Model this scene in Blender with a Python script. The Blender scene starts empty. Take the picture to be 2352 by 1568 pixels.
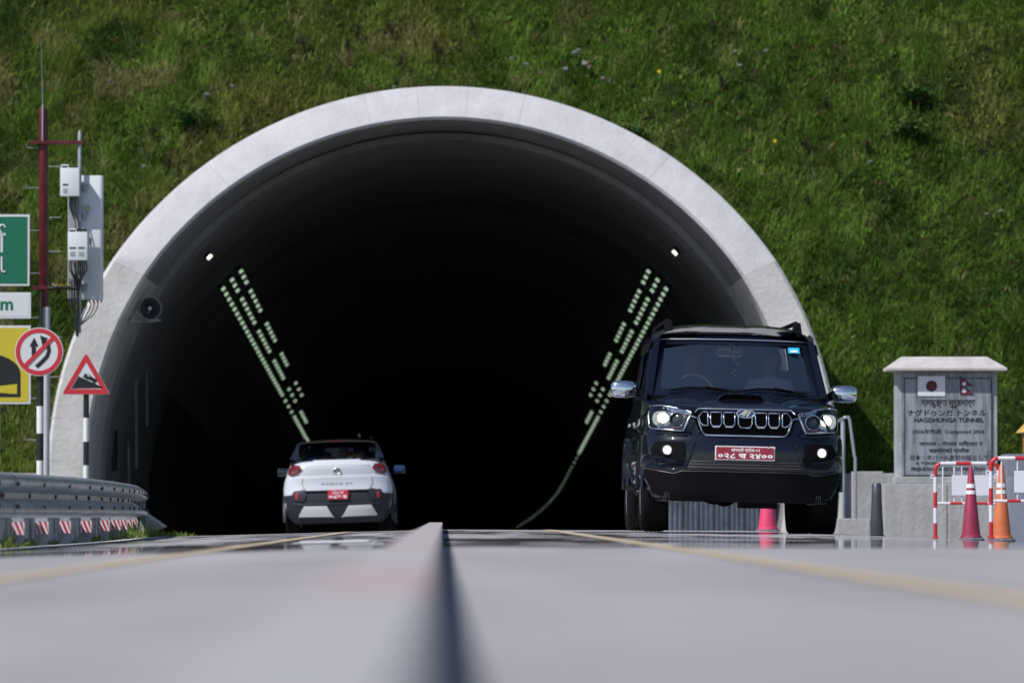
import bpy, bmesh, math, random
import numpy as np
from mathutils import Vector, Matrix

random.seed(7)
RNG = np.random.default_rng(11)
SC = bpy.context.scene
COL = SC.collection
R = math.radians
PI = math.pi

# ------------------------------------------------------------------ camera, sky, sun, exposure
FPX = 13067.0            # focal length in pixels of a 2352 px wide picture (200 mm on 36 mm)
CAMZ = 0.165
cam = bpy.data.cameras.new('camera')
cam.lens = 200; cam.sensor_width = 36
cam.clip_start = 0.1; cam.clip_end = 3000
cam.dof.use_dof = True; cam.dof.focus_distance = 58.0; cam.dof.aperture_fstop = 3.6
cam_o = bpy.data.objects.new('camera', cam); COL.objects.link(cam_o)
cam_o.location = (0, 0, CAMZ)
cam_o.rotation_euler = (R(90 + 1.740), 0, R(-0.684))
SC.camera = cam_o

SUN_EL, SUN_AZ = 49.0, 52.0          # azimuth measured to the left of straight behind the camera
sd = Vector((-math.sin(R(SUN_AZ)) * math.cos(R(SUN_EL)), -math.cos(R(SUN_AZ)) * math.cos(R(SUN_EL)), math.sin(R(SUN_EL))))
world = bpy.data.worlds.new('World'); SC.world = world; world.use_nodes = True
nt = world.node_tree
sky = nt.nodes.new('ShaderNodeTexSky'); sky.sky_type = 'NISHITA'; sky.sun_disc = False
sky.sun_elevation = R(SUN_EL); sky.sun_rotation = math.atan2(sd.x, sd.y)
sky.altitude = 1400; sky.air_density = 1.0; sky.dust_density = 1.6; sky.ozone_density = 1.0
bg = nt.nodes['Background']; bg.inputs['Strength'].default_value = 0.085
nt.links.new(sky.outputs[0], bg.inputs['Color'])
sun = bpy.data.lights.new('sun', 'SUN'); sun.energy = 3.6; sun.angle = R(0.53); sun.color = (1.0, 0.965, 0.94)
sun_o = bpy.data.objects.new('sun', sun); COL.objects.link(sun_o)
sun_o.rotation_euler = sd.to_track_quat('Z', 'Y').to_euler()
SC.view_settings.view_transform = 'Standard'; SC.view_settings.look = 'None'
SC.view_settings.gamma = 1.0; SC.view_settings.exposure = 0.42
SC.render.engine = 'CYCLES'
SC.cycles.use_denoising = True
SC.cycles.max_bounces = 8; SC.cycles.transparent_max_bounces = 12
SC.cycles.sample_clamp_indirect = 6.0

# ------------------------------------------------------------------ helpers
def P(x, y, Y):
    """world point seen at pixel (x, y) of the 2352 px wide picture, at distance Y"""
    return Vector(((x - 1020.0) * Y / FPX, Y, CAMZ + (1181.0 - y) * Y / FPX))
def mpp(Y): return Y / FPX

class MB:
    """collects shapes, then links them as ONE mesh object"""
    def __init__(s): s.v = []; s.f = []; s.m = []
    def add(s, verts, faces, mi=0):
        b = len(s.v); s.v += [tuple(p) for p in verts]
        s.f += [tuple(i + b for i in f) for f in faces]; s.m += [mi] * len(faces); return s
    def box(s, c, d, mi=0, M=None, ch=0.0):
        x, y, z = [k / 2 for k in d]
        if ch <= 0:
            vs = [Vector((a * x, b * y, e * z)) for a in (-1, 1) for b in (-1, 1) for e in (-1, 1)]
            fs = [(0, 1, 3, 2), (4, 6, 7, 5), (0, 4, 5, 1), (2, 3, 7, 6), (0, 2, 6, 4), (1, 5, 7, 3)]
        else:
            bm = bmesh.new(); bmesh.ops.create_cube(bm, size=2.0)
            for q in bm.verts: q.co = Vector((q.co.x * x, q.co.y * y, q.co.z * z))
            bmesh.ops.bevel(bm, geom=list(bm.edges), offset=ch, segments=2, affect='EDGES', profile=0.6)
            bm.verts.index_update(); vs = [q.co.copy() for q in bm.verts]; fs = [tuple(q.index for q in f.verts) for f in bm.faces]; bm.free()
        if M is not None: vs = [M @ q for q in vs]
        return s.add([q + Vector(c) for q in vs], fs, mi)
    def tube(s, path, r, n=8, closed=False, mi=0, cap=True):
        path = [Vector(p) for p in path]; L = len(path); rs = r if isinstance(r, (list, tuple)) else [r] * L
        rings = []; prev = None
        for i, p in enumerate(path):
            if closed: d = path[(i + 1) % L] - path[i - 1]
            else: d = path[min(i + 1, L - 1)] - path[max(i - 1, 0)]
            d.normalize()
            if prev is None:
                a = Vector((0, 0, 1)) if abs(d.z) < 0.9 else Vector((1, 0, 0))
                u = d.cross(a).normalized()
            else:
                u = (prev - d * prev.dot(d)).normalized()
            w = d.cross(u); prev = u
            rings.append([p + (u * math.cos(2 * PI * k / n) + w * math.sin(2 * PI * k / n)) * rs[i] for k in range(n)])
        return s.loft(rings, ring_closed=True, path_closed=closed, cap=cap and not closed, mi=mi)
    def loft(s, rings, ring_closed=True, path_closed=False, cap=False, mi=0):
        n = len(rings[0]); vs = [p for r in rings for p in r]; fs = []
        L = len(rings); kk = n if ring_closed else n - 1
        for i in range(L if path_closed else L - 1):
            j = (i + 1) % L
            for k in range(kk):
                k2 = (k + 1) % n
                fs.append((i * n + k, i * n + k2, j * n + k2, j * n + k))
        if cap: fs.append(tuple(range(n - 1, -1, -1))); fs.append(tuple((L - 1) * n + k for k in range(n)))
        return s.add(vs, fs, mi)
    def lathe(s, prof, c=(0, 0, 0), axis='z', n=20, mi=0, cap=True):
        """prof: list of (r, h)"""
        rings = []
        for r, h in prof:
            ring = []
            for k in range(n):
                a = 2 * PI * k / n; q = (r * math.cos(a), r * math.sin(a))
                if axis == 'z': p = Vector((q[0], q[1], h))
                elif axis == 'y': p = Vector((q[0], h, q[1]))
                else: p = Vector((h, q[0], q[1]))
                ring.append(p + Vector(c))
            rings.append(ring)
        return s.loft(rings, cap=cap, mi=mi)
    def grid(s, fn, nu, nv, mi=0):
        vs = [Vector(fn(i / nu, j / nv)) for j in range(nv + 1) for i in range(nu + 1)]
        fs = [(j * (nu + 1) + i, j * (nu + 1) + i + 1, (j + 1) * (nu + 1) + i + 1, (j + 1) * (nu + 1) + i) for j in range(nv) for i in range(nu)]
        return s.add(vs, fs, mi)
    def ball(s, c, rad, nu=14, nv=9, mi=0, M=None):
        rx, ry, rz = rad if isinstance(rad, (list, tuple)) else (rad,) * 3
        rings = []
        for j in range(nv + 1):
            t = PI * (j + 0.02) / (nv + 0.04) ; ring = []
            for k in range(nu):
                a = 2 * PI * k / nu
                q = Vector((rx * math.sin(t) * math.cos(a), ry * math.sin(t) * math.sin(a), rz * math.cos(t)))
                if M is not None: q = M @ q
                ring.append(q + Vector(c))
            rings.append(ring)
        return s.loft(rings, cap=True, mi=mi)
    def prism_xz(s, pts, y0, y1, mi=0):
        """polygon in x-z extruded along y"""
        n = len(pts); vs = [(p[0], y0, p[1]) for p in pts] + [(p[0], y1, p[1]) for p in pts]
        fs = [tuple(range(n)), tuple(range(2 * n - 1, n - 1, -1))] + [(k, k + n, (k + 1) % n + n, (k + 1) % n) for k in range(n)]
        return s.add(vs, fs, mi)
    def prism_dir(s, pts, d, mi=0):
        n = len(pts); d = Vector(d); vs = [Vector(p) for p in pts] + [Vector(p) + d for p in pts]
        fs = [tuple(range(n)), tuple(range(2 * n - 1, n - 1, -1))] + [(k, k + n, (k + 1) % n + n, (k + 1) % n) for k in range(n)]
        return s.add(vs, fs, mi)
    def mesh(s, name, mats, smooth=None, bevel=0.0, fix=True):
        me = bpy.data.meshes.new(name); me.from_pydata(s.v, [], s.f)
        if not isinstance(mats, (list, tuple)): mats = [mats]
        for m in mats: me.materials.append(m)
        me.polygons.foreach_set('material_index', s.m)
        if fix or bevel > 0:
            bm = bmesh.new(); bm.from_mesh(me)
            if bevel > 0:
                es = [e for e in bm.edges if len(e.link_faces) == 2 and e.calc_face_angle(0) > 0.6]
                bmesh.ops.bevel(bm, geom=es, offset=bevel, segments=2, affect='EDGES', profile=0.7)
            bmesh.ops.recalc_face_normals(bm, faces=bm.faces)
            bm.to_mesh(me); bm.free()
        if smooth is not None:
            me.polygons.foreach_set('use_smooth', [True] * len(me.polygons))
            me.set_sharp_from_angle(angle=R(smooth))
        me.update(); return me
    def build(s, name, mats, parent=None, smooth=None, bevel=0.0, fix=True, loc=None):
        return link(name, s.mesh(name, mats, smooth, bevel, fix), parent, loc)

def link(name, me, parent=None, loc=None):
    o = bpy.data.objects.new(name, me); COL.objects.link(o)
    if parent is not None: o.parent = parent
    if loc is not None: o.location = loc
    return o
def tag(o, label=None, cat=None, group=None, kind=None):
    if label: o['label'] = label
    if cat: o['category'] = cat
    if group: o['group'] = group
    if kind: o['kind'] = kind
    return o
def empty(name, loc=(0, 0, 0), rot=(0, 0, 0)):
    o = bpy.data.objects.new(name, None); COL.objects.link(o); o.location = loc; o.rotation_euler = rot
    o.empty_display_size = 0.2; return o
def copy_tree(o, parent=None):
    c = o.copy(); COL.objects.link(c); c.parent = parent
    for ch in [k for k in bpy.data.objects if k.parent == o]: copy_tree(ch, c)
    return c
def text_mesh(name, body, x0, x1, z0, z1, y, mat, parent, weight=0.0, mirror=False):
    """flat lettering fitted into a box of the x-z plane, facing -y"""
    c = bpy.data.curves.new(name, 'FONT'); c.body = body; c.size = 1.0; c.offset = weight; c.resolution_u = 3
    o = bpy.data.objects.new(name, c); COL.objects.link(o)
    dg = bpy.context.evaluated_depsgraph_get(); dg.update()
    me = bpy.data.meshes.new_from_object(o.evaluated_get(dg))
    bpy.data.objects.remove(o); bpy.data.curves.remove(c)
    n = len(me.vertices); co = np.empty(n * 3); me.vertices.foreach_get('co', co); co = co.reshape(-1, 3)
    par = list(range(n))
    def find(a):
        while par[a] != a: par[a] = par[par[a]]; a = par[a]
        return a
    for e in me.edges:
        a, b = find(e.vertices[0]), find(e.vertices[1])
        if a != b: par[a] = b
    ids = {}
    lay = np.array([ids.setdefault(find(i), len(ids)) % 4 for i in range(n)])
    lo, hi = co[:, :2].min(0), co[:, :2].max(0)
    x = x0 + (co[:, 0] - lo[0]) / (hi[0] - lo[0]) * (x1 - x0)
    z = z0 + (co[:, 1] - lo[1]) / (hi[1] - lo[1]) * (z1 - z0)
    me.vertices.foreach_set('co', np.stack([x, y - lay * 0.0006, z], 1).ravel())
    me.materials.clear(); me.materials.append(mat); me.update()
    return link(name, me, parent)

# ------------------------------------------------------------------ materials
MATS = {}
def mat(name, col, rough=0.5, metal=0.0, spec=0.5, coat=0.0, emit=None, estr=0.0, var=0.0, vscale=4.0, bump=0.0, bscale=40.0, col2=None):
    if name in MATS: return MATS[name]
    m = bpy.data.materials.new(name); m.use_nodes = True; n = m.node_tree; b = n.nodes['Principled BSDF']
    b.inputs['Base Color'].default_value = (*col, 1); b.inputs['Roughness'].default_value = rough
    b.inputs['Metallic'].default_value = metal; b.inputs['Specular IOR Level'].default_value = spec
    b.inputs['Coat Weight'].default_value = coat; b.inputs['Coat Roughness'].default_value = 0.03
    if emit: b.inputs['Emission Color'].default_value = (*emit, 1); b.inputs['Emission Strength'].default_value = estr
    tc = n.nodes.new('ShaderNodeTexCoord')
    if var > 0 or col2:
        no = n.nodes.new('ShaderNodeTexNoise'); no.inputs['Scale'].default_value = vscale; no.inputs['Detail'].default_value = 6; no.inputs['Roughness'].default_value = 0.65
        n.links.new(tc.outputs['Object'], no.inputs['Vector'])
        rp = n.nodes.new('ShaderNodeValToRGB'); e = rp.color_ramp.elements
        c2 = col2 or tuple(c * (1 - var) for c in col); c1 = col if col2 else tuple(min(1, c * (1 + var)) for c in col)
        e[0].position = 0.35; e[0].color = (*c2, 1); e[1].position = 0.65; e[1].color = (*c1, 1)
        n.links.new(no.outputs['Fac'], rp.inputs['Fac']); n.links.new(rp.outputs['Color'], b.inputs['Base Color'])
    if bump > 0:
        nb = n.nodes.new('ShaderNodeTexNoise'); nb.inputs['Scale'].default_value = bscale; nb.inputs['Detail'].default_value = 5
        n.links.new(tc.outputs['Object'], nb.inputs['Vector'])
        bp = n.nodes.new('ShaderNodeBump'); bp.inputs['Strength'].default_value = bump; bp.inputs['Distance'].default_value = 0.02
        n.links.new(nb.outputs['Fac'], bp.inputs['Height']); n.links.new(bp.outputs['Normal'], b.inputs['Normal'])
    MATS[name] = m; return m

def glass_mat(name, tint, gloss_boost=0.04, rough=0.02):
    m = bpy.data.materials.new(name); m.use_nodes = True; n = m.node_tree; n.nodes.clear()
    out = n.nodes.new('ShaderNodeOutputMaterial'); mx = n.nodes.new('ShaderNodeMixShader')
    tr = n.nodes.new('ShaderNodeBsdfTransparent'); tr.inputs['Color'].default_value = (*tint, 1)
    gl = n.nodes.new('ShaderNodeBsdfGlossy'); gl.inputs['Roughness'].default_value = rough; gl.inputs['Color'].default_value = (1, 1, 1, 1)
    fr = n.nodes.new('ShaderNodeFresnel'); fr.inputs['IOR'].default_value = 1.5
    ad = n.nodes.new('ShaderNodeMath'); ad.operation = 'ADD'; ad.inputs[1].default_value = gloss_boost
    n.links.new(fr.outputs[0], ad.inputs[0]); n.links.new(ad.outputs[0], mx.inputs['Fac'])
    n.links.new(tr.outputs[0], mx.inputs[1]); n.links.new(gl.outputs[0], mx.inputs[2]); n.links.new(mx.outputs[0], out.inputs['Surface'])
    MATS[name] = m; return m

def concrete_mat(name, c_lo, c_hi, streak=0.25, scale=0.8):
    """poured concrete: cloudy tone, vertical weather streaks, pores"""
    m = bpy.data.materials.new(name); m.use_nodes = True; n = m.node_tree; b = n.nodes['Principled BSDF']
    b.inputs['Roughness'].default_value = 0.85; b.inputs['Specular IOR Level'].default_value = 0.25
    tc = n.nodes.new('ShaderNodeTexCoord')
    a = n.nodes.new('ShaderNodeTexNoise'); a.inputs['Scale'].default_value = scale; a.inputs['Detail'].default_value = 8; a.inputs['Roughness'].default_value = 0.6
    n.links.new(tc.outputs['Object'], a.inputs['Vector'])
    mp = n.nodes.new('ShaderNodeMapping'); mp.inputs['Scale'].default_value = (3.0, 3.0, 0.25); n.links.new(tc.outputs['Object'], mp.inputs['Vector'])
    st = n.nodes.new('ShaderNodeTexNoise'); st.inputs['Scale'].default_value = 1.6; st.inputs['Detail'].default_value = 6; n.links.new(mp.outputs[0], st.inputs['Vector'])
    mx = n.nodes.new('ShaderNodeMix'); mx.data_type = 'FLOAT'; mx.inputs['Factor'].default_value = streak
    n.links.new(a.outputs['Fac'], mx.inputs['A']); n.links.new(st.outputs['Fac'], mx.inputs['B'])
    rp = n.nodes.new('ShaderNodeValToRGB'); e = rp.color_ramp.elements
    e[0].position = 0.36; e[0].color = (*c_lo, 1); e[1].position = 0.62; e[1].color = (*c_hi, 1)
    n.links.new(mx.outputs['Result'], rp.inputs['Fac']); n.links.new(rp.outputs['Color'], b.inputs['Base Color'])
    nb = n.nodes.new('ShaderNodeTexNoise'); nb.inputs['Scale'].default_value = 14; nb.inputs['Detail'].default_value = 7; n.links.new(tc.outputs['Object'], nb.inputs['Vector'])
    bp = n.nodes.new('ShaderNodeBump'); bp.inputs['Strength'].default_value = 0.35; bp.inputs['Distance'].default_value = 0.03
    n.links.new(nb.outputs['Fac'], bp.inputs['Height']); n.links.new(bp.outputs['Normal'], b.inputs['Normal'])
    MATS[name] = m; return m

def leaf_mat(name):
    """foliage: own colour per blade (attribute) mixed with soil-to-lush patches, some light passes through"""
    m = bpy.data.materials.new(name); m.use_nodes = True; n = m.node_tree; n.nodes.clear()
    out = n.nodes.new('ShaderNodeOutputMaterial')
    at = n.nodes.new('ShaderNodeAttribute'); at.attribute_name = 'Col'
    df = n.nodes.new('ShaderNodeBsdfDiffuse'); tl = n.nodes.new('ShaderNodeBsdfTranslucent'); mx = n.nodes.new('ShaderNodeMixShader'); mx.inputs['Fac'].default_value = 0.3
    n.links.new(at.outputs['Color'], df.inputs['Color']); n.links.new(at.outputs['Color'], tl.inputs['Color'])
    n.links.new(df.outputs[0], mx.inputs[1]); n.links.new(tl.outputs[0], mx.inputs[2]); n.links.new(mx.outputs[0], out.inputs['Surface'])
    MATS[name] = m; return m

def road_mat():
    m = bpy.data.materials.new('road_concrete'); m.use_nodes = True; n = m.node_tree; n.nodes.clear()
    out = n.nodes.new('ShaderNodeOutputMaterial'); tc = n.nodes.new('ShaderNodeTexCoord')
    sep = n.nodes.new('ShaderNodeSeparateXYZ'); n.links.new(tc.outputs['Object'], sep.inputs[0])
    a = n.nodes.new('ShaderNodeTexNoise'); a.inputs['Scale'].default_value = 0.9; a.inputs['Detail'].default_value = 9; a.inputs['Roughness'].default_value = 0.7
    n.links.new(tc.outputs['Object'], a.inputs['Vector'])
    rp = n.nodes.new('ShaderNodeValToRGB'); e = rp.color_ramp.elements
    e[0].position = 0.3; e[0].color = (0.27, 0.265, 0.275, 1); e[1].position = 0.7; e[1].color = (0.35, 0.345, 0.355, 1)
    n.links.new(a.outputs['Fac'], rp.inputs['Fac'])
    mp0 = n.nodes.new('ShaderNodeMapping'); mp0.inputs['Scale'].default_value = (1.1, 0.10, 1.0); n.links.new(tc.outputs['Object'], mp0.inputs['Vector'])
    a2 = n.nodes.new('ShaderNodeTexNoise'); a2.inputs['Scale'].default_value = 1.0; a2.inputs['Detail'].default_value = 6; n.links.new(mp0.outputs[0], a2.inputs['Vector'])
    rp2 = n.nodes.new('ShaderNodeValToRGB'); e2 = rp2.color_ramp.elements; e2[0].position = 0.34; e2[0].color = (0.84, 0.83, 0.83, 1); e2[1].position = 0.66; e2[1].color = (1.10, 1.09, 1.10, 1); n.links.new(a2.outputs['Fac'], rp2.inputs['Fac'])
    mu = n.nodes.new('ShaderNodeMix'); mu.data_type = 'RGBA'; mu.blend_type = 'MULTIPLY'; mu.inputs['Factor'].default_value = 1.0; n.links.new(rp.outputs['Color'], mu.inputs['A']); n.links.new(rp2.outputs['Color'], mu.inputs['B'])
    # tunnel darkness put into the road colour, from the mouth inward
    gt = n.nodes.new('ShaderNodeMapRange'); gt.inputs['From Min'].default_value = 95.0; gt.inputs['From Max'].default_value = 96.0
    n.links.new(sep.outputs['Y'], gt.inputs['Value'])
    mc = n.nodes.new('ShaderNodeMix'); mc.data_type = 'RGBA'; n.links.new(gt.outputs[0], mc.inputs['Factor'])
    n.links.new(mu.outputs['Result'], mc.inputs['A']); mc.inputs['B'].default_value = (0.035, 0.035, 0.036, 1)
    df = n.nodes.new('ShaderNodeBsdfDiffuse'); n.links.new(mc.outputs['Result'], df.inputs['Color'])
    # glossy patches that imitate heat-mirage reflections, kept to the band where they show
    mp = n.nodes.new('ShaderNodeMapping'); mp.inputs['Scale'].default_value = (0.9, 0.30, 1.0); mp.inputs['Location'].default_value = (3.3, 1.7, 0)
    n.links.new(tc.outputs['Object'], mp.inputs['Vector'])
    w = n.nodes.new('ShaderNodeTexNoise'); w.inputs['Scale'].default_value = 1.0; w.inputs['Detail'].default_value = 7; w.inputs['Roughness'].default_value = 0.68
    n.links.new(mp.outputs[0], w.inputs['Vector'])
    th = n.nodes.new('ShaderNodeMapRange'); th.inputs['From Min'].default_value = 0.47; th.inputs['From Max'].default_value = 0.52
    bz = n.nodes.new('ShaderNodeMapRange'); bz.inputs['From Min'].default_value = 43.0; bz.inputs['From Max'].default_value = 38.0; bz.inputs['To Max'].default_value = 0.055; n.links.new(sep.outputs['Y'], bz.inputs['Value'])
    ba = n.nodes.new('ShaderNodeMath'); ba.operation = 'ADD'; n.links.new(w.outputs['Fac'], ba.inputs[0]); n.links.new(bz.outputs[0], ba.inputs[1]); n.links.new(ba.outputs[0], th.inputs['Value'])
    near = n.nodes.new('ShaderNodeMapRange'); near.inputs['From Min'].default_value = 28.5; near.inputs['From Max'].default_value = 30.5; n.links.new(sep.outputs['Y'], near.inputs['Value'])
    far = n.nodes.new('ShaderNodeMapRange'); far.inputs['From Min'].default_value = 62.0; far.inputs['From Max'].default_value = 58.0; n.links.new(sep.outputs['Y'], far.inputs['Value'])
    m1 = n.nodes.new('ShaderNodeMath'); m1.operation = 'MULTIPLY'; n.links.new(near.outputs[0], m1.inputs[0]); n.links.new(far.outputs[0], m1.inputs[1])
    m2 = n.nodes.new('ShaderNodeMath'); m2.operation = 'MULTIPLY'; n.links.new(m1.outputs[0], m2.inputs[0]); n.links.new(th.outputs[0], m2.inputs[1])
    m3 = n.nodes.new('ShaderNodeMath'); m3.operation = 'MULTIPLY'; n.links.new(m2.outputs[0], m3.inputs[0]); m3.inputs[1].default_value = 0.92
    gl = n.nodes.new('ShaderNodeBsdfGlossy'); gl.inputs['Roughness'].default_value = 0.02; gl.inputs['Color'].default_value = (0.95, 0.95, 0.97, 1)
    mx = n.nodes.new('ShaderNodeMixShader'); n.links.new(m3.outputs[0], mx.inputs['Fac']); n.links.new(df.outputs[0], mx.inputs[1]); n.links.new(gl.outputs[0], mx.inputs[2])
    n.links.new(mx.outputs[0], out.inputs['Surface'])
    return m

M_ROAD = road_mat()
M_CONC = concrete_mat('portal_concrete', (0.45, 0.435, 0.42), (0.60, 0.585, 0.57), scale=1.4)
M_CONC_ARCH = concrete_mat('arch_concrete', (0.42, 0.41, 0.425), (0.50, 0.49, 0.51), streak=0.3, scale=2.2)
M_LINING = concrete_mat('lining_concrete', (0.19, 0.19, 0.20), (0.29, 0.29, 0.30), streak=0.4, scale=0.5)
M_LINING_D = concrete_mat('lining_dark', (0.26, 0.26, 0.26), (0.36, 0.36, 0.36), streak=0.4, scale=0.4)
M_WALL = concrete_mat('wall_concrete', (0.27, 0.265, 0.26), (0.40, 0.395, 0.39), streak=0.45, scale=1.6)
M_YEL = mat('yellow_paint', (0.455, 0.35, 0.205), 0.9, spec=0.0, vscale=5, col2=(0.37, 0.325, 0.265))
M_WHITE = mat('white_paint', (0.74, 0.73, 0.73), 0.55, spec=0.3, var=0.06, vscale=6)
M_WPAINT = mat('white_road_paint', (0.55, 0.55, 0.56), 0.9, spec=0.0, var=0.1)
M_PINK = mat('faded_red_paint', (0.365, 0.285, 0.285), 0.9, spec=0.0, var=0.2, vscale=9)
M_KERB = mat('kerb_concrete', (0.335, 0.33, 0.34), 0.9, spec=0.0, var=0.12, vscale=3)
M_RED = mat('sign_red', (0.52, 0.03, 0.045), 0.4)
M_BLACK = mat('black_paint', (0.012, 0.012, 0.014), 0.5)
M_DARK = mat('dark_plastic', (0.005, 0.005, 0.006), 0.6, spec=0.05)
M_GALV = mat('galvanised_steel', (0.42, 0.44, 0.46), 0.42, metal=0.75, var=0.22, vscale=5, bump=0.05, bscale=30)
M_GALVM = mat('galvanised_matt', (0.33, 0.35, 0.38), 0.6, metal=0.25, var=0.2, vscale=6)
M_STEEL = mat('steel_tube', (0.45, 0.45, 0.47), 0.35, metal=0.8)
M_GREEN = mat('sign_green', (0.006, 0.135, 0.075), 0.45)
M_YSIGN = mat('sign_yellow', (0.55, 0.44, 0.03), 0.45)
M_SIGNW = mat('sign_white', (0.62, 0.63, 0.66), 0.45)
M_MAST = mat('mast_red', (0.095, 0.010, 0.014), 0.4, var=0.3, vscale=8)
M_ANT = mat('antenna_grey', (0.66, 0.68, 0.71), 0.45)
M_ANTD = mat('antenna_shade_grey', (0.30, 0.31, 0.34), 0.5)
M_CABLE = mat('cable_black', (0.010, 0.010, 0.011), 0.6)
M_CHROME = mat('chrome', (0.82, 0.82, 0.84), 0.08, metal=1.0)
M_SATIN = mat('satin_silver', (0.62, 0.63, 0.65), 0.3, metal=0.9)
M_SUV = mat('black_car_paint', (0.0035, 0.0048, 0.013), 0.35, spec=0.05, coat=0.9)
M_SLAT = mat('slat_dark', (0.05, 0.05, 0.052), 0.4)
M_TYRE = mat('tyre_rubber', (0.007, 0.007, 0.007), 0.9, spec=0.05, bump=0.3, bscale=60)
M_GLASS = glass_mat('windshield_glass', (0.88, 0.92, 0.95), 0.20)
M_SGLASS = glass_mat('tinted_glass', (0.12, 0.13, 0.14), 0.05)
M_LENS = glass_mat('lamp_lens', (0.92, 0.93, 0.95), 0.0)
M_PLATE = mat('plate_red', (0.24, 0.015, 0.035), 0.45)
M_PLATE2 = mat('plate_bright_red', (0.50, 0.02, 0.05), 0.45)
M_PLATEW = mat('plate_white', (0.72, 0.70, 0.70), 0.5)
M_HOT = mat('headlamp_glow', (1, 1, 1), 0.5, emit=(1.0, 0.82, 0.58), estr=3.2)
M_FOGL = mat('fog_glow', (1, 1, 1), 0.5, emit=(0.93, 0.98, 1.0), estr=1.2)
M_LAMP = mat('tunnel_lamp_glow', (0.6, 0.7, 0.6), 0.5, emit=(0.62, 0.84, 0.60), estr=0.42)
M_LAMPW = mat('tunnel_lamp_white_glow', (0.7, 0.7, 0.6), 0.5, emit=(1.0, 0.98, 0.80), estr=1.1)
M_LEAF = leaf_mat('grass_blades')
M_SKIN = mat('skin', (0.30, 0.17, 0.11), 0.55)
M_HAIR = mat('hair_black', (0.01, 0.009, 0.008), 0.5)
M_SEAT = mat('seat_fabric', (0.035, 0.036, 0.042), 0.8)
M_DASH = mat('dashboard', (0.02, 0.02, 0.022), 0.6)

# ------------------------------------------------------------------ ground levels
KV = 1750.0
def zc(Y):
    """height of the road's centre line: level, then over a crest and down into the tunnel"""
    if Y <= 60: return 0.0
    if Y <= 102: return -(Y - 60.0) ** 2 / (2 * KV)
    return -(42.0 ** 2) / (2 * KV) - 0.032 * (Y - 102.0)
def ax(Y):
    """sideways offset of the tunnel's axis"""
    return 0.0010 * max(0.0, Y - 96.0) - 0.00036 * max(0.0, Y - 208.0) ** 2
def zr(X, Y):
    if X < 0: return zc(Y) + 0.026 * X
    return zc(Y) - 0.004 * X - 0.043 * max(0.0, X - 3.6)
TCZ = 0.88 - zc(96)          # tunnel centre above the road
RI, RO = 5.98, 6.66
def yface(z): return 95.6 if z < 4.43 else 95.6 + (z - 4.43) * 0.45

# ------------------------------------------------------------------ the setting: road, ground, hillside
def frange(a, b, st):
    k = max(1, int(round((b - a) / st))); return [a + (b - a) * i / k for i in range(k + 1)]
def strip(name, x0, x1, Ys, m, dz=0.004, nx=6, edge=None, parent=None):
    mb = MB()
    def pt(u, v):
        i = min(len(Ys) - 1, int(round(v * (len(Ys) - 1)))); Y = Ys[i]; a, b = (x0, x1) if edge is None else edge(Y)
        X = a + (b - a) * u; return (X, Y, zr(X, Y) + dz)
    mb.grid(pt, nx, len(Ys) - 1); return mb.build(name, m, parent, fix=False, smooth=60)
YS = frange(-30, 60, 6) + frange(61, 103, 1.5) + frange(108, 292, 8)
def road_edges(Y):
    if Y < 88: return (-3.25, 9.5)
    if Y < 96: return (-3.25 - (Y - 88) * 0.3, 9.5 - (Y - 88) * 0.5)
    return (-5.6 + ax(Y), 5.6 + ax(Y))
mb = MB()
def roadpt(u, v):
    Y = YS[min(len(YS) - 1, int(round(v * (len(YS) - 1))))]; a, b = road_edges(Y)
    X = a * (1 - u * 28 / 8) if u * 28 <= 8 else b * (u * 28 - 8) / 20; return (X, Y, zr(X, Y))
mb.grid(roadpt, 28, len(YS) - 1)
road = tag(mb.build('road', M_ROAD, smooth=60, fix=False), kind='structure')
# paint
YSP = frange(-5, 60, 5) + frange(61, 94, 1.5)
def yl(w): return lambda Y: (-1.42 + 0.007 * min(Y, 60) - 0.06 - w, -1.42 + 0.007 * min(Y, 60) - 0.06 + w)
def yr_(w): return lambda Y: (1.14 - w, 1.14 + w)
for nm, ed in (('lane_marking', yl(0.065)), ('lane_marking', yr_(0.065))):
    tag(strip(nm, 0, 0, YSP, M_YEL, edge=ed, nx=1), kind='structure')
tag(strip('edge_marking', -3.13, -2.95, YSP, M_WPAINT, nx=1), kind='structure')
for Ya, Yb, xa, xb in ((36.5, 39.5, -0.98, -0.50), (33.2, 34.4, -0.62, -0.36)):
    tag(strip('road_marking', xa, xb, frange(Ya, Yb, 0.5), M_WPAINT, nx=1), kind='structure')

# raised kerb along the middle: every painted block is a piece of its own
median = empty('median_kerb', (-0.098, 0, 0))
tag(median, 'low median kerb with faded red and white painted blocks down the road centre', 'kerb')
KW, KH, BL = 0.165, 0.080, 2.6
y = -4.0; k = 0
while y < 62.5:
    L = min(BL, 62.8 - y)
    mb = MB(); sec = [(-KW / 2, -0.02), (-KW / 2, KH - 0.02), (-KW / 2 + 0.022, KH), (KW / 2 - 0.004, KH), (KW / 2, KH - 0.004), (KW / 2, -0.02)]
    rings = [[(a, yy, b + zc(yy)) for a, b in sec] for yy in frange(y + 0.006, y + L - 0.006, 0.65)]
    mb.loft(rings, cap=True)
    mb.build('kerb_block', M_PINK if k % 3 == 1 else M_KERB, median, smooth=40)
    y += L; k += 1

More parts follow.
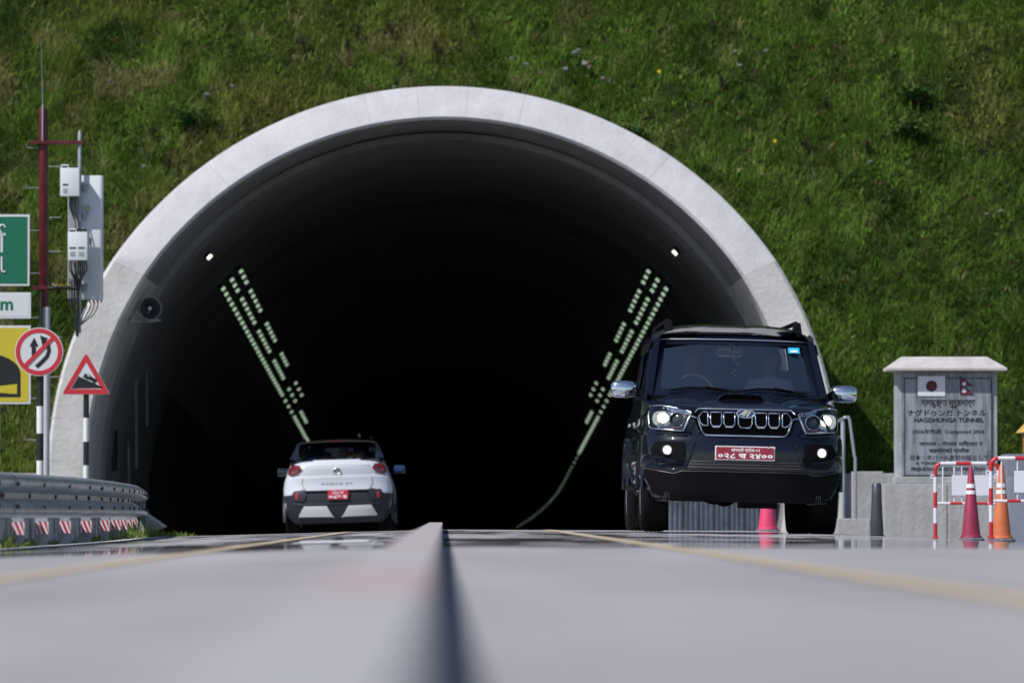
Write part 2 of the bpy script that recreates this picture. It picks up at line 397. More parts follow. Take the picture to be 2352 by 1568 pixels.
ONES = ['zeroth', 'first', 'second', 'third', 'fourth', 'fifth', 'sixth', 'seventh', 'eighth', 'ninth', 'tenth', 'eleventh', 'twelfth', 'thirteenth', 'fourteenth', 'fifteenth', 'sixteenth', 'seventeenth', 'eighteenth', 'nineteenth']
def ordinal(n):
    if n < 20: return ONES[n]
    t = {2: 'twent', 3: 'thirt', 4: 'fort', 5: 'fift'}[n // 10]
    return t + 'ieth' if n % 10 == 0 else t + 'y-' + ONES[n % 10]
# value noise for terrain and vegetation
class VN:
    def __init__(s, seed, n=256): s.t = np.random.default_rng(seed).random((n, n)); s.n = n
    def __call__(s, x, y):
        x = np.asarray(x, float); y = np.asarray(y, float)
        xi = np.floor(x).astype(int); yi = np.floor(y).astype(int); fx = x - xi; fy = y - yi
        fx = fx * fx * (3 - 2 * fx); fy = fy * fy * (3 - 2 * fy); n = s.n
        a = s.t[xi % n, yi % n]; b = s.t[(xi + 1) % n, yi % n]; c = s.t[xi % n, (yi + 1) % n]; d = s.t[(xi + 1) % n, (yi + 1) % n]
        return (a * (1 - fx) + b * fx) * (1 - fy) + (c * (1 - fx) + d * fx) * fy
vn1, vn2, vn3 = VN(1), VN(2), VN(3)
def fbm(vn, x, y, o=4):
    s = 0; a = 0.5
    for i in range(o): s = s + a * vn(x * 2 ** i + 17 * i, y * 2 ** i + 31 * i); a *= 0.5
    return s / (1 - 0.5 ** o)
HY0, HZ0 = 97.6, 0.62
def hill(X, s):
    """s = distance up the slope (horizontal run)"""
    X = np.asarray(X, float); s = np.asarray(s, float)
    Y = HY0 + s + 0.25 * (fbm(vn2, X * 0.12 + 9, s * 0.1) - 0.5) * np.minimum(s, 3)
    z = HZ0 + np.minimum(s, 34) * 1.02 + (fbm(vn1, X * 0.45 + 50, s * 0.45 + 50) - 0.5) * 0.42 * np.clip(s / 1.5, 0, 1)
    return X, Y, z

def soil_mat(name, a, b, c):
    m = bpy.data.materials.new(name); m.use_nodes = True; n = m.node_tree; bs = n.nodes['Principled BSDF']; bs.inputs['Roughness'].default_value = 1.0; bs.inputs['Specular IOR Level'].default_value = 0.0
    tc = n.nodes.new('ShaderNodeTexCoord'); no = n.nodes.new('ShaderNodeTexNoise'); no.inputs['Scale'].default_value = 1.8; no.inputs['Detail'].default_value = 9; no.inputs['Roughness'].default_value = 0.7
    n.links.new(tc.outputs['Object'], no.inputs['Vector']); rp = n.nodes.new('ShaderNodeValToRGB'); e = rp.color_ramp.elements
    e[0].position = 0.32; e[0].color = (*a, 1); e[1].position = 0.72; e[1].color = (*c, 1); q = e.new(0.5); q.color = (*b, 1)
    n.links.new(no.outputs['Fac'], rp.inputs['Fac']); n.links.new(rp.outputs['Color'], bs.inputs['Base Color']); return m
M_SOIL = soil_mat('grassy_soil', (0.012, 0.016, 0.005), (0.020, 0.026, 0.008), (0.036, 0.036, 0.014))
M_VERGE = soil_mat('verge_soil', (0.03, 0.04, 0.014), (0.06, 0.07, 0.025), (0.12, 0.11, 0.07))

xs = np.concatenate([np.linspace(-160, -18, 24)[:-1], np.linspace(-18, 20, 190), np.linspace(20, 160, 24)[1:]])
ss = np.concatenate([np.linspace(0, 16, 84), np.linspace(16, 90, 30)[1:]])
GX, GS = np.meshgrid(xs, ss); hx, hy, hz = hill(GX, GS)
V = np.stack([hx, hy, hz], -1); nv, nu = GX.shape
inside = (hx ** 2 + (hz - 0.81) ** 2 < (RO - 0.35) ** 2)
fs = []
for j in range(nv - 1):
    for i in range(nu - 1):
        if inside[j, i] and inside[j, i + 1] and inside[j + 1, i] and inside[j + 1, i + 1]: continue
        fs.append((j * nu + i, j * nu + i + 1, (j + 1) * nu + i + 1, (j + 1) * nu + i))
me = bpy.data.meshes.new('hillside'); me.from_pydata(V.reshape(-1, 3).tolist(), [], fs); me.materials.append(M_SOIL)
me.polygons.foreach_set('use_smooth', [True] * len(me.polygons)); me.update()
tag(link('hillside', me), kind='structure')

# level ground on both sides, with an opening for the road
mb = MB()
for xa, xb, n in ((-160, -3.2, 20), (9.4, 160, 20)):
    def gp(u, v, xa=xa, xb=xb):
        X = xa + (xb - xa) * (u if xa > 0 else 1 - (1 - u)); Y = -300 + 397.6 * v
        d = (-3.2 - X) if X < 0 else (X - 9.4)
        return (X, Y, zr(-3.25 if X < 0 else 9.5, min(Y, 97)) - 0.03 + 0.02 * min(d, 6))
    mb.grid(gp, n, 40)
mb.grid(lambda u, v: (-3.3 + 12.8 * u, -300 + 275 * v, -0.22), 2, 10)
tag(mb.build('ground', M_VERGE, fix=False, smooth=60), kind='structure')

# ------------------------------------------------------------------ tunnel
tun = empty('tunnel', (0, 0, 0))
tag(tun, 'pale concrete arched road tunnel with black interior set into the grassy slope', 'tunnel')
ZI, ZO = 0.90, 0.81
def ring_pt(r, zc0, t, Y): return (r * math.cos(t), Y, zc0 + r * math.sin(t))
def portal_piece(name, t0, t1, m, gap=0.0):
    mb = MB(); n = max(4, int(abs(t1 - t0) / R(2.2))); rings = []
    for i in range(n + 1):
        t = t0 + gap + (t1 - t0 - 2 * gap) * i / n
        zi = ZI + RI * math.sin(t); zo = ZO + RO * math.sin(t)
        prof = []
        c = 0.05
        yi, yo = yface(zi), yface(zo)
        prof.append(ring_pt(RI + 0.0, ZI, t, 99.0 + 1.2 * max(0, math.sin(t))))
        prof.append(ring_pt(RI, ZI, t, yi + c)); prof.append(ring_pt(RI + c, ZI, t, yi))
        prof.append(ring_pt(RO - c, ZO, t, yo)); prof.append(ring_pt(RO, ZO, t, yo + c))
        prof.append(ring_pt(RO, ZO, t, 112.0)); prof.append(ring_pt(RI + 0.1, ZI, t, 112.0))
        rings.append(prof)
    mb.loft(rings, ring_closed=True, cap=True)
    for i in range(n): mb.m[i * 7] = 1                    # soffit: shade put into the colour of the arch pieces by the darker lining tone
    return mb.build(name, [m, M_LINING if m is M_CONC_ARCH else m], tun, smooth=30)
TS = math.asin((4.43 - ZO) / RO)
g = 0.00025
portal_piece('portal_wall', R(-12), TS, M_CONC, g); portal_piece('portal_wall', PI - TS, PI + R(12), M_CONC, g)
cuts = [TS, TS + R(22), R(78), R(86.5), R(94), R(102), PI - TS - R(20), PI - TS]
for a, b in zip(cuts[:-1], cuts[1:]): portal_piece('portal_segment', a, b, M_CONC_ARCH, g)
# lining in cast rings, then the dark deep part
Yr = [99.6, 104.2, 109.0, 114.0] + [114.0 + 10.5 * i for i in range(1, 18)]
for i in range(len(Yr) - 1):
    Ya, Yb = Yr[i] + 0.03, Yr[i + 1] - 0.03; mb = MB(); rings = []
    r_ = RI - 0.05
    for Y, dr in ((Ya, 0.12), (Ya, 0.0), ((Ya + Yb) / 2, 0.0), (Yb, 0.0), (Yb, 0.12)):
        zz = zc(Y) + TCZ
        rings.append([(ax(Y) + (r_ + dr) * math.cos(t), Y, zz + (r_ + dr) * math.sin(t)) for t in [R(-14) + R(208) * k / 60 for k in range(61)]])
    mb.loft(rings, ring_closed=False)
    mb.build('lining_ring', M_LINING if i < 3 else M_LINING_D, tun, smooth=40, fix=False)
mb = MB(); mb.box((-1, 291, -6), (18, 0.5, 18)); mb.box((0, 200, -13), (24, 220, 0.4)); mb.build('light_block', M_LINING_D, tun)  # unseen slabs added behind and below to keep daylight out of the tunnel
# unseen skin added so that no light leaks round the lining
mb = MB(); rings = []
for Y in (99.4, 112, 150, 180, 210, 230, 250, 270, 292):
    rings.append([(ax(Y) + (RI + 0.35) * math.cos(t), Y, zc(Y) + TCZ + (RI + 0.35) * math.sin(t)) for t in [2 * PI * k / 48 for k in range(48)]])
mb.loft(rings); mb.build('light_shield', M_LINING_D, tun, fix=False)
# painted dado along the left and right walls
M_DADO = mat('dado_paint', (0.085, 0.095, 0.085), 0.6, var=0.1, vscale=1)
for sgn in (-1, 1):
    Ys_ = frange(114, 290, 5)
    mb = MB(); rings = []
    for Y in Ys_:
        zz = zc(Y) + TCZ; rings.append([(ax(Y) + sgn * (RI - 0.09) * math.cos(t), Y, zz + (RI - 0.09) * math.sin(t)) for t in [R(-10) + R(32) * k / 8 for k in range(9)]])
    mb.loft(rings, ring_closed=False); mb.build('dado', M_DADO, tun, fix=False, smooth=40)
# niche, conduits and cabinet on the left wall
mb = MB(); mb.box((-5.90, 101.6, 2.05), (0.10, 0.8, 2.2)); mb.build('wall_recess', M_BLACK, tun, bevel=0.01)
for Yq, za, zb in ((103.6, 1.0, 3.4), (105.5, 1.8, 3.2), (105.5, 0.1, 1.5)):
    mb = MB(); xq = -(RI - 0.14) * math.cos(math.asin(((za + zb) / 2 - 0.5) / RI)); mb.tube([(xq, Yq, za), (xq - 0.02, Yq, zb)], 0.022, 8); mb.build('conduit', M_GALVM, tun, smooth=40)

# lamps: one body-and-lens mesh shared by all near luminaires
def lamp_mesh(name, glow, L=0.95, W=0.135):
    mb = MB(); mb.box((0, 0, 0.035), (W + 0.05, L + 0.1, 0.07), 0, ch=0.012); mb.box((0, 0, -0.008), (W, L, 0.03), 1, ch=0.006)
    # end face of the lens faces the entrance
    mb.box((0, -L / 2 - 0.03, -0.02), (W, 0.05, 0.055), 1)
    return mb.mesh(name, [M_DARK, glow])
LM = lamp_mesh('tunnel_lamp', M_LAMP, 0.30, 0.08); LMW = lamp_mesh('tunnel_lamp', M_LAMPW, 0.22, 0.10)
def lamp_frame(side, ang, Y, rin=0.22):
    t = R(ang) if side > 0 else PI - R(ang)
    r_ = RI - rin; p = Vector((ax(Y) + r_ * math.cos(t), Y, zc(Y) + TCZ + r_ * math.sin(t)))
    n = Vector((-math.cos(t), 0, -math.sin(t)))       # towards the axis
    yv = Vector((0, 1, -0.032)).normalized(); xv = yv.cross(-n).normalized(); zv = xv.cross(yv)
    return p, Matrix((xv, yv, zv)).transposed()
ROWS = {0: [(109, 182)], 1: [(109, 113), (114.3, 122.5), (124.4, 132.6), (135.4, 143), (147.7, 154.5), (159.6, 165.6)],
        2: [(109, 112.3), (114.3, 120.8), (124.4, 131.2), (135.3, 139.6), (147.8, 154.5)]}
ROWN = {0: 'lowest', 1: 'middle', 2: 'uppermost'}
for side in (-1, 1):
    sname = 'left' if side < 0 else 'right'
    for row, segs in ROWS.items():
        cnt = 0
        for a, b in segs:
            Y = a
            while Y < b:
                p, M = lamp_frame(side, 43.0 + row * 2.35, Y, 0.17)
                o = link('tunnel_lamp', LM); o.matrix_world = Matrix.Translation(p) @ M.to_4x4()
                cnt += 1; tag(o, 'pale green lamp, %s from the mouth in the %s row on the %s tunnel wall' % (ordinal(cnt), ROWN[row], sname), 'lamp', '%s row of tunnel lamps on the %s' % (ROWN[row], sname))
                Y += 1.42 if not (146 < Y < 157) else 2.9
    p, M = lamp_frame(side, 43.5 if side < 0 else 44.6, 101.0)
    o = link('tunnel_lamp', LMW); o.matrix_world = Matrix.Translation(p) @ M.to_4x4()
    tag(o, 'single warm white lamp nearest the mouth on the %s tunnel wall' % sname, 'lamp')
    # the string that dwindles into the distance
    mb = MB(); Y = 183.5
    while Y < 264:
        p, M = lamp_frame(side, 43.0, Y, 0.17); mb.box(p, (0.045, 0.10, 0.03), 0, M); Y += 2.9 + 1.1 * random.random()
    tag(mb.build('distant_lamps', M_LAMP, fix=False), 'string of tiny far lamps along the %s tunnel wall' % sname, 'lamps', kind='stuff')

# horn loudspeaker on the left of the opening
hp = P(346, 708, 97.2)
horn = empty('horn_loudspeaker', hp, (0, 0, R(24))); tag(horn, 'grey horn loudspeaker bracketed inside the left of the tunnel mouth', 'loudspeaker')
M_ANTD2 = mat('horn_inside', (0.05, 0.055, 0.065), 0.5)
M_HORN = mat('horn_grey', (0.42, 0.43, 0.46), 0.45)
mb = MB(); mb.lathe([(0.205, 0), (0.21, 0.015), (0.195, 0.02), (0.13, 0.10), (0.075, 0.19), (0.05, 0.26)], axis='y', n=28, cap=False); mb.lathe([(0.19, 0.018), (0.12, 0.095), (0.065, 0.185), (0.04, 0.25)], axis='y', n=28, mi=1, cap=False); mb.build('bell', [M_HORN, M_ANTD2], horn, smooth=50)
mb = MB(); mb.lathe([(0.0, 0.02), (0.03, 0.03), (0.04, 0.06), (0.04, 0.2)], axis='y', n=16); mb.build('phase_plug', M_SATIN, horn, smooth=50)
mb = MB(); mb.lathe([(0.06, 0.24), (0.085, 0.26), (0.085, 0.40), (0.06, 0.42)], axis='y', n=18); mb.build('driver', M_HORN, horn, smooth=40)
mb = MB(); mb.box((-0.10, 0.18, -0.22), (0.5, 0.05, 0.03), ch=0.006); mb.box((0.02, 0.18, -0.13), (0.03, 0.05, 0.17)); mb.box((-0.28, 0.20, -0.12), (0.04, 0.07, 0.26)); mb.box((-0.17, 0.19, -0.10), (0.02, 0.02, 0.30), M=Matrix.Rotation(R(48), 3, 'Y')); mb.box((0.10, 0.05, -0.20), (0.2, 0.05, 0.035), ch=0.01); mb.build('bracket', M_GALVM, horn)

# low retaining walls at the foot of the slope
for x0, x1, Y, z1, lab in ((-24, -6.75, 96.6, 0.86, 'low concrete wall at the slope foot left of the tunnel mouth'), (6.75, 24, 96.6, 0.86, 'low concrete wall at the slope foot right of the tunnel mouth')):
    e = empty('retaining_wall', ((x0 + x1) / 2, Y, -0.6)); tag(e, lab, 'wall')
    w = x1 - x0; n = 5
    for i in range(n):
        mb = MB(); mb.box((-w / 2 + w / n * (i + 0.5), 0, (z1 + 0.6) / 2), (w / n - 0.02, 0.5, z1 + 0.6), ch=0.02); mb.build('wall_panel', M_WALL, e)

# ------------------------------------------------------------------ grass and weeds
def blades(name, pts, h, wd, cols, n_b, lean=0.6, mats=M_LEAF, seed=0, up=(0, -0.18, 1.0), cvar=0.25, dirs=None):
    rg = np.random.default_rng(seed); N = len(pts); K = N * n_b
    p = np.repeat(pts, n_b, 0); hh = np.repeat(h, n_b) * rg.uniform(0.55, 1.15, K); ww = np.repeat(wd, n_b) * rg.uniform(0.7, 1.3, K)
    p = p + np.stack([rg.normal(0, 0.035, K), rg.normal(0, 0.035, K), np.zeros(K) - 0.02], 1)
    a = rg.uniform(0, 2 * PI, K)
    if dirs is not None: a = np.where(rg.random(K) < 0.4, np.repeat(dirs, n_b) + rg.normal(0, 0.5, K), a)
    ln = rg.uniform(0.1, 1, K) * lean
    d = np.stack([np.cos(a) * ln + up[0], np.sin(a) * ln + up[1], np.full(K, up[2])], 1); d /= np.linalg.norm(d, axis=1)[:, None]
    b = a + rg.uniform(-1, 1, K) + PI / 2
    s = np.stack([np.cos(b), np.sin(b), np.zeros(K)], 1) * ww[:, None] * 0.5
    c = np.repeat(cols, n_b, 0) * rg.uniform(1 - cvar, 1 + cvar, (K, 1)); c = np.clip(c, 0, 1)
    mid = p + d * (hh * 0.55)[:, None]
    drop = np.stack([np.cos(a), np.sin(a), -0.25 * np.ones(K)], 1) * (hh * ln * 0.45)[:, None]
    tip = p + d * hh[:, None] + drop
    vs = np.stack([p - s * 0.6, p + s * 0.6, mid + s, mid - s, tip], 1).reshape(-1, 3)
    idx = np.arange(K)[:, None] * 5
    quads = (idx + np.array([0, 1, 2, 3])); tris = idx + np.array([3, 2, 4])
    me = bpy.data.meshes.new(name); me.vertices.add(K * 5); me.vertices.foreach_set('co', vs.ravel())
    loops = np.concatenate([quads, tris], 1).ravel(); me.loops.add(K * 7); me.loops.foreach_set('vertex_index', loops)
    st = (np.arange(K)[:, None] * 7 + np.array([0, 4])).ravel(); me.polygons.add(K * 2); me.polygons.foreach_set('loop_start', st)
    me.update(calc_edges=True)
    at = me.attributes.new('Col', 'FLOAT_COLOR', 'POINT')
    cc = np.ones((K, 5, 4)); cc[:, :, :3] = c[:, None, :]; cc[:, 4, :3] *= 1.12
    at.data.foreach_set('color', cc.ravel()); me.materials.append(mats)
    return link(name, me)
LUSH = np.array([0.115, 0.188, 0.034]); OLIVE = np.array([0.175, 0.190, 0.049]); DRY = np.array([0.24, 0.215, 0.095]); DEEP = np.array([0.052, 0.100, 0.020])
def slope_points(N, x0, x1, s0, s1, seed):
    rg = np.random.default_rng(seed); X = rg.uniform(x0, x1, N); S = rg.uniform(s0, s1, N)
    d = fbm(vn3, X * 1.1 + 40, S * 1.1 + 40); keep = rg.random(N) < np.clip((d - 0.22) * 5.5, 0.35, 1); X, S = X[keep], S[keep]
    hx, hy, hz = hill(X, S); ok = hx ** 2 + (hz - 0.81) ** 2 > (RO + 0.03) ** 2
    return hx[ok], hy[ok], hz[ok], S[ok], d[keep][ok], rg
TAB = np.random.default_rng(77).random((512, 512))
def clump(X, S, f=2.3):
    u = X * f + 0.9 * vn1(X * 1.7, S * 1.7) + 300; v = S * f + 0.9 * vn2(X * 1.7, S * 1.7) + 300
    return TAB[np.floor(u).astype(int) % 512, np.floor(v).astype(int) % 512]
def grass_cols(X, S, rg):
    a = fbm(vn1, X * 0.30 + 5, S * 0.30 + 9); b = fbm(vn2, X * 0.85 + 3, S * 0.85); c = fbm(vn3, X * 2.2, S * 2.2)
    right = np.clip((X + 2) / 9, 0, 1)                      # the slope is lusher to the right of the tunnel
    t = np.clip((a - 0.43 + 0.22 * right) * 5, 0, 1)[:, None]
    col = OLIVE * (1 - t) + LUSH * t
    q = np.clip((b - 0.60) * 6, 0, 1)[:, None]; col = col * (1 - q) + DEEP * q
    dr = (np.clip((c - 0.60) * 6, 0, 0.8) * (1 - 0.75 * right))[:, None]; col = col * (1 - dr) + DRY * dr
    r = rg.random(len(X)); col[r < 0.04] = DRY * 1.1
    h = clump(X, S); col = col * (0.72 + 0.54 * h)[:, None]          # every clump has a tone of its own
    return col
X, Y, Z, S, D, rg = slope_points(180000, -15, 17, 0.0, 14.5, 5)
hgt = (0.08 + 0.17 * fbm(vn2, X * 0.9 + 20, S * 0.9 + 20)) * (0.7 + 0.7 * clump(X, S)) + 0.20 * rg.random(len(X)) ** 6
o = blades('hillside_grass', np.stack([X, Y, Z], 1), hgt, np.full(len(X), 0.015), grass_cols(X, S, rg), 5, seed=1, lean=0.8, dirs=2 * PI * clump(X + 40, S + 11))
tag(o, 'mottled green and olive grass covering the slope round the tunnel', 'grass', kind='stuff')
X, Y, Z, S, D, rg = slope_points(42000, -15, 17, 0.0, 14.5, 6)
o = blades('hillside_herbs', np.stack([X, Y, Z], 1), 0.07 + 0.10 * rg.random(len(X)), np.full(len(X), 0.045), grass_cols(X, S, rg) * np.array([0.95, 1.12, 0.9]), 4, lean=1.5, seed=2, cvar=0.35)
tag(o, 'low broad leaved herbs growing among the grass on the slope', 'herbs', kind='stuff')
# coarse cover farther out on the slope
X, Y, Z, S, D, rg = slope_points(26000, -60, 60, 0.0, 34, 8); far = (np.abs(X) > 15) | (S > 14.5)
o = blades('outer_slope_grass', np.stack([X, Y, Z], 1)[far], np.full(far.sum(), 0.5), np.full(far.sum(), 0.09), grass_cols(X, S, rg)[far], 4, seed=3)
tag(o, 'coarser grass on the outer reaches of the slope', 'grass', kind='stuff')
# verge weeds along the barrier foot
rg = np.random.default_rng(21); N = 2400; yy = rg.uniform(36, 72, N); xx = -3.22 - np.abs(rg.normal(0, 0.10, N)) - np.clip(yy - 58, 0, 20) * 0.02
zz = np.array([zr(-3.25, q) for q in yy]); hh = rg.uniform(0.03, 0.115, N); big = rg.random(N) < 0.05; hh[big] *= 2.2
cols = np.where((rg.random(N) < 0.35)[:, None], DRY * 1.15, LUSH * 1.25)
o = blades('verge_weeds', np.stack([xx, yy, zz - 0.01], 1), hh, np.full(N, 0.012), cols, 6, lean=0.8, seed=4)
tag(o, 'short weeds growing along the foot of the left crash barrier', 'weeds', kind='stuff')
N = 14000; xx = -3.3 - rg.uniform(0, 1, N) ** 1.5 * 9; yy = rg.uniform(36, 96.4, N); zz = np.array([zr(-3.25, q) for q in yy]) - 0.03 + 0.02 * np.minimum(-3.2 - xx, 6)
o = blades('verge_grass', np.stack([xx, yy, zz], 1), rg.uniform(0.05, 0.14, N), np.full(N, 0.015), grass_cols(xx, yy, rg), 4, seed=5)
tag(o, 'grass on the level verge behind the left crash barrier', 'grass', kind='stuff')

# dark withered weeds, bright shrubs, yellow flowers and pale stones one can count on the slope
def on_slope(px, py):
    """slope point seen at a pixel (march along the sight line)"""
    for Yq in np.arange(97.7, 130, 0.03):
        q = P(px, py, Yq)
        _, hy_, hz_ = hill(q.x, Yq - HY0)
        if hz_ >= q.z: return Vector((q.x, Yq, float(hz_)))
    return P(px, py, 110)
def weed(i, px, py, h):
    p = on_slope(px, py + h * 60); rg = random.Random(i); mb = MB()
    for k in range(7):
        a = rg.uniform(0, 2 * PI); l = h * rg.uniform(0.55, 1.1); dx, dy = math.cos(a) * l * 0.20, math.sin(a) * l * 0.20
        mb.tube([(0, 0, 0), (dx * 0.4, dy * 0.4, l * 0.5), (dx, dy, l)], [0.012, 0.009, 0.004], 5)
        for q in range(9):
            t = rg.uniform(0.25, 1.0); b = rg.uniform(0, 2 * PI); L = rg.uniform(0.03, 0.07)
            c = Vector((dx * t, dy * t, l * t)); e = c + Vector((math.cos(b) * L, math.sin(b) * L, rg.uniform(-0.03, 0.07)))
            w = Vector((-math.sin(b), math.cos(b), 0.3)) * 0.014; m_ = (c + e) / 2
            mb.add([c, m_ + w, e, m_ - w], [(0, 1, 2, 3)])
    o = mb.build('withered_weed', M_WEED, fix=False, loc=p); return o
M_WEED = mat('withered_leaves', (0.062, 0.050, 0.034), 0.9, spec=0.0, var=0.3, vscale=12)
WEEDS = [(385, 365, 0.42), (503, 300, 0.35), (695, 95, 0.38), (755, 165, 0.35), (820, 75, 0.3), (900, 65, 0.36), (1000, 105, 0.38), (920, 145, 0.3), (1085, 60, 0.36), (800, 110, 0.3), (350, 305, 0.28), (1660, 190, 0.36), (1855, 330, 0.34), (1992, 335, 0.36), (1900, 240, 0.3), (1855, 465, 0.3), (2065, 640, 0.3), (2255, 350, 0.3), (1640, 60, 0.26), (2120, 190, 0.24)]
WEEDS.sort()
for i, (px, py, h) in enumerate(WEEDS):
    tag(weed(i, px, py, h), 'dark withered weed, %s from the left among those on the slope' % ordinal(i + 1), 'weed', 'withered weeds on the slope')
def shrub(i, px, py, r, lab, col):
    p = on_slope(px, py); rg = random.Random(90 + i); e = empty('shrub', p); tag(e, lab, 'shrub')
    mb = MB(); mf = MB()
    for k in range(14):
        a = rg.uniform(0, 2 * PI); d = Vector((math.cos(a) * r * rg.uniform(0.3, 1), math.sin(a) * r * rg.uniform(0.2, 0.6) - 0.05, r * rg.uniform(0.3, 0.9)))
        mb.tube([(0, 0, -0.03), d * 0.5, d], [0.012, 0.009, 0.004], 5)
        for q in range(26):
            c = d * rg.uniform(0.35, 1.05) + Vector((rg.gauss(0, .06), rg.gauss(0, .06), rg.gauss(0, .06))); b = rg.uniform(0, 2 * PI); L = rg.uniform(0.07, 0.14)
            u = Vector((math.cos(b), math.sin(b), rg.uniform(-0.2, 0.6))) * L; w = Vector((-math.sin(b), math.cos(b), 0.2)) * L * 0.3
            mf.add([c, c + u * 0.5 + w, c + u, c + u * 0.5 - w], [(0, 1, 2, 3)])
    mb.build('stems', M_WEED, e, fix=False); mf.build('foliage', mat('shrub_leaf_%d' % i, col, 0.7, spec=0.2, var=0.3, vscale=9), e, fix=False)
shrub(0, 432, 300, 0.42, 'bright green leafy shrub on the slope beside the mast', (0.050, 0.13, 0.025))
shrub(1, 2085, 318, 0.42, 'pale green shrub high on the slope above the memorial', (0.10, 0.15, 0.045))
shrub(2, 2110, 240, 0.45, 'deep green shrub near the top right of the slope', (0.045, 0.115, 0.026))
shrub(3, 1440, 325, 0.30, 'small dark shrub growing right above the arch crown', (0.045, 0.10, 0.022))
M_FLW = mat('flower_yellow', (0.75, 0.50, 0.02), 0.6)
for px, py, lab in ((1513, 190, 'yellow flower above the right shoulder of the arch'), (1780, 350, 'tiny yellow flower beside the right of the arch'), (620, 3, 'yellow flower at the top of the slope left of centre')):
    p = on_slope(px, py); e = empty('flower', p); tag(e, lab, 'flower')
    mb = MB(); mb.tube([(0, 0, -0.05), (0.01, -0.05, 0.20)], 0.006, 5); mb.build('stalk', M_WEED, e)
    for k in range(6):
        a = 2 * PI * k / 6; mb = MB(); u = Vector((math.cos(a), 0, math.sin(a))) * 0.036; w = Vector((-math.sin(a), 0, math.cos(a))) * 0.014; c = Vector((0.01, -0.06, 0.20))
        mb.add([c, c + u * 0.6 + w, c + u, c + u * 0.6 - w], [(0, 1, 2, 3)]); mb.build('petal', M_FLW, e, fix=False)
M_STONE = mat('pale_stone', (0.15, 0.145, 0.135), 0.9, spec=0.1, var=0.25, vscale=14)
STN = [(1322, 135, .07), (1345, 160, .09), (1355, 168, .06), (1240, 182, .05), (1300, 175, .08), (1210, 160, .05), (1385, 195, .06), (1400, 200, .05), (1680, 122, .05), (1690, 132, .06), (2268, 505, .06), (2300, 500, .05), (255, 200, .05), (535, 215, .05), (475, 232, .07), (330, 395, .05), (1760, 130, .05), (905, 215, .04), (1175, 150, .045), (2000, 385, .05), (1700, 165, .06), (1330, 128, .05)]
STN.sort()
for i, (px, py, r) in enumerate(STN):
    rg = random.Random(200 + i); bm = bmesh.new(); bmesh.ops.create_icosphere(bm, subdivisions=2, radius=1)
    for q in bm.verts: q.co = Vector((q.co.x * r * 1.5, q.co.y * r, q.co.z * r * 0.8)) * rg.uniform(0.55, 0.85)
    me = bpy.data.meshes.new('stone'); bm.to_mesh(me); bm.free(); me.materials.append(M_STONE)
    p = on_slope(px, py); o = link('stone', me, None, p + Vector((0, -0.12, 0.10))); o.rotation_euler = (rg.uniform(-.4, .4), rg.uniform(-.4, .4), rg.uniform(0, 3))
    tag(o, 'small pale stone, %s from the left among those in the grass' % ordinal(i + 1), 'stone', 'pale stones on the slope')

# ------------------------------------------------------------------ left roadside: crash barrier, signs, mast
def rail_xy(Y):
    """line of the crash barrier: nearly straight, flaring out at its end"""
    pts = [(30, -3.30), (42, -3.30), (45, -3.16), (50, -3.10), (58, -3.28), (66, -3.62), (74, -4.02), (80, -4.35)]
    for (a, xa), (b, xb) in zip(pts[:-1], pts[1:]):
        if Y <= b: t = (Y - a) / (b - a); return xa + (xb - xa) * t
    return pts[-1][1]
def rail_pt(Y):
    return Vector((sum(rail_xy(Y + d) for d in (-2, -1, 0, 1, 2)) / 5, Y, zr(-3.25, min(Y, 66)) + 0.0))
barrier = empty('crash_barrier', rail_pt(60)); o0 = rail_pt(60)
tag(barrier, 'galvanised corrugated crash barrier with red and white reflectors curving along the left verge', 'barrier')
# W-shaped beam, in overlapping lengths
sec = [(0.0, 0.555), (0.020, 0.572), (0.070, 0.566), (0.112, 0.540), (0.122, 0.505), (0.100, 0.468), (0.030, 0.440), (0.000, 0.425), (0.000, 0.385), (0.030, 0.370), (0.100, 0.342), (0.122, 0.305), (0.112, 0.270), (0.070, 0.244), (0.020, 0.238), (0.0, 0.255)]
ends = [34, 41.5, 49, 56.5, 64, 69.5, 75.0]
for i, (a, b) in enumerate(zip(ends[:-1], ends[1:])):
    mb = MB(); rings = []
    for Y in frange(a - 0.15, b + 0.15, 0.5):
        p = rail_pt(Y) - o0; off = 0.004 * (i % 2)
        out = [(p.x + 0.055 + u + off, p.y, p.z + z - 0.015) for u, z in sec]; inn = [(p.x + 0.05 + u + off, p.y, p.z + z - 0.015) for u, z in reversed(sec)]
        rings.append(out + inn)
    mb.loft(rings, cap=False); beam = mb.build('rail_beam', M_GALV, barrier, smooth=50)
    for Y in (a + 0.05, a - 0.08) + tuple(frange(a + 2, b - 1.5, 2)):
        for z in (0.405, 0.49, 0.32):
            p = rail_pt(Y) - o0; mb = MB(); mb.lathe([(0.018, 0.0), (0.016, 0.012), (0.006, 0.015)], (p.x + (0.06 if z == 0.405 else 0.172), p.y, p.z + z - 0.015), axis='x', n=8); mb.build('bolt', M_BLACK, beam)
mb = MB(); p = rail_pt(75.1) - o0; mb.loft([[(p.x + 0.06 + 0.085 * math.cos(t) * q, p.y + 0.10 * math.sin(t * 0.5) + s_, p.z + 0.39 + 0.165 * math.sin(t)) for t in [2 * PI * k / 16 for k in range(16)]] for s_, q in ((-0.1, 1.0), (0.12, 0.9), (0.2, 0.5))], cap=True); mb.build('end_terminal', M_GALV, barrier, smooth=50)
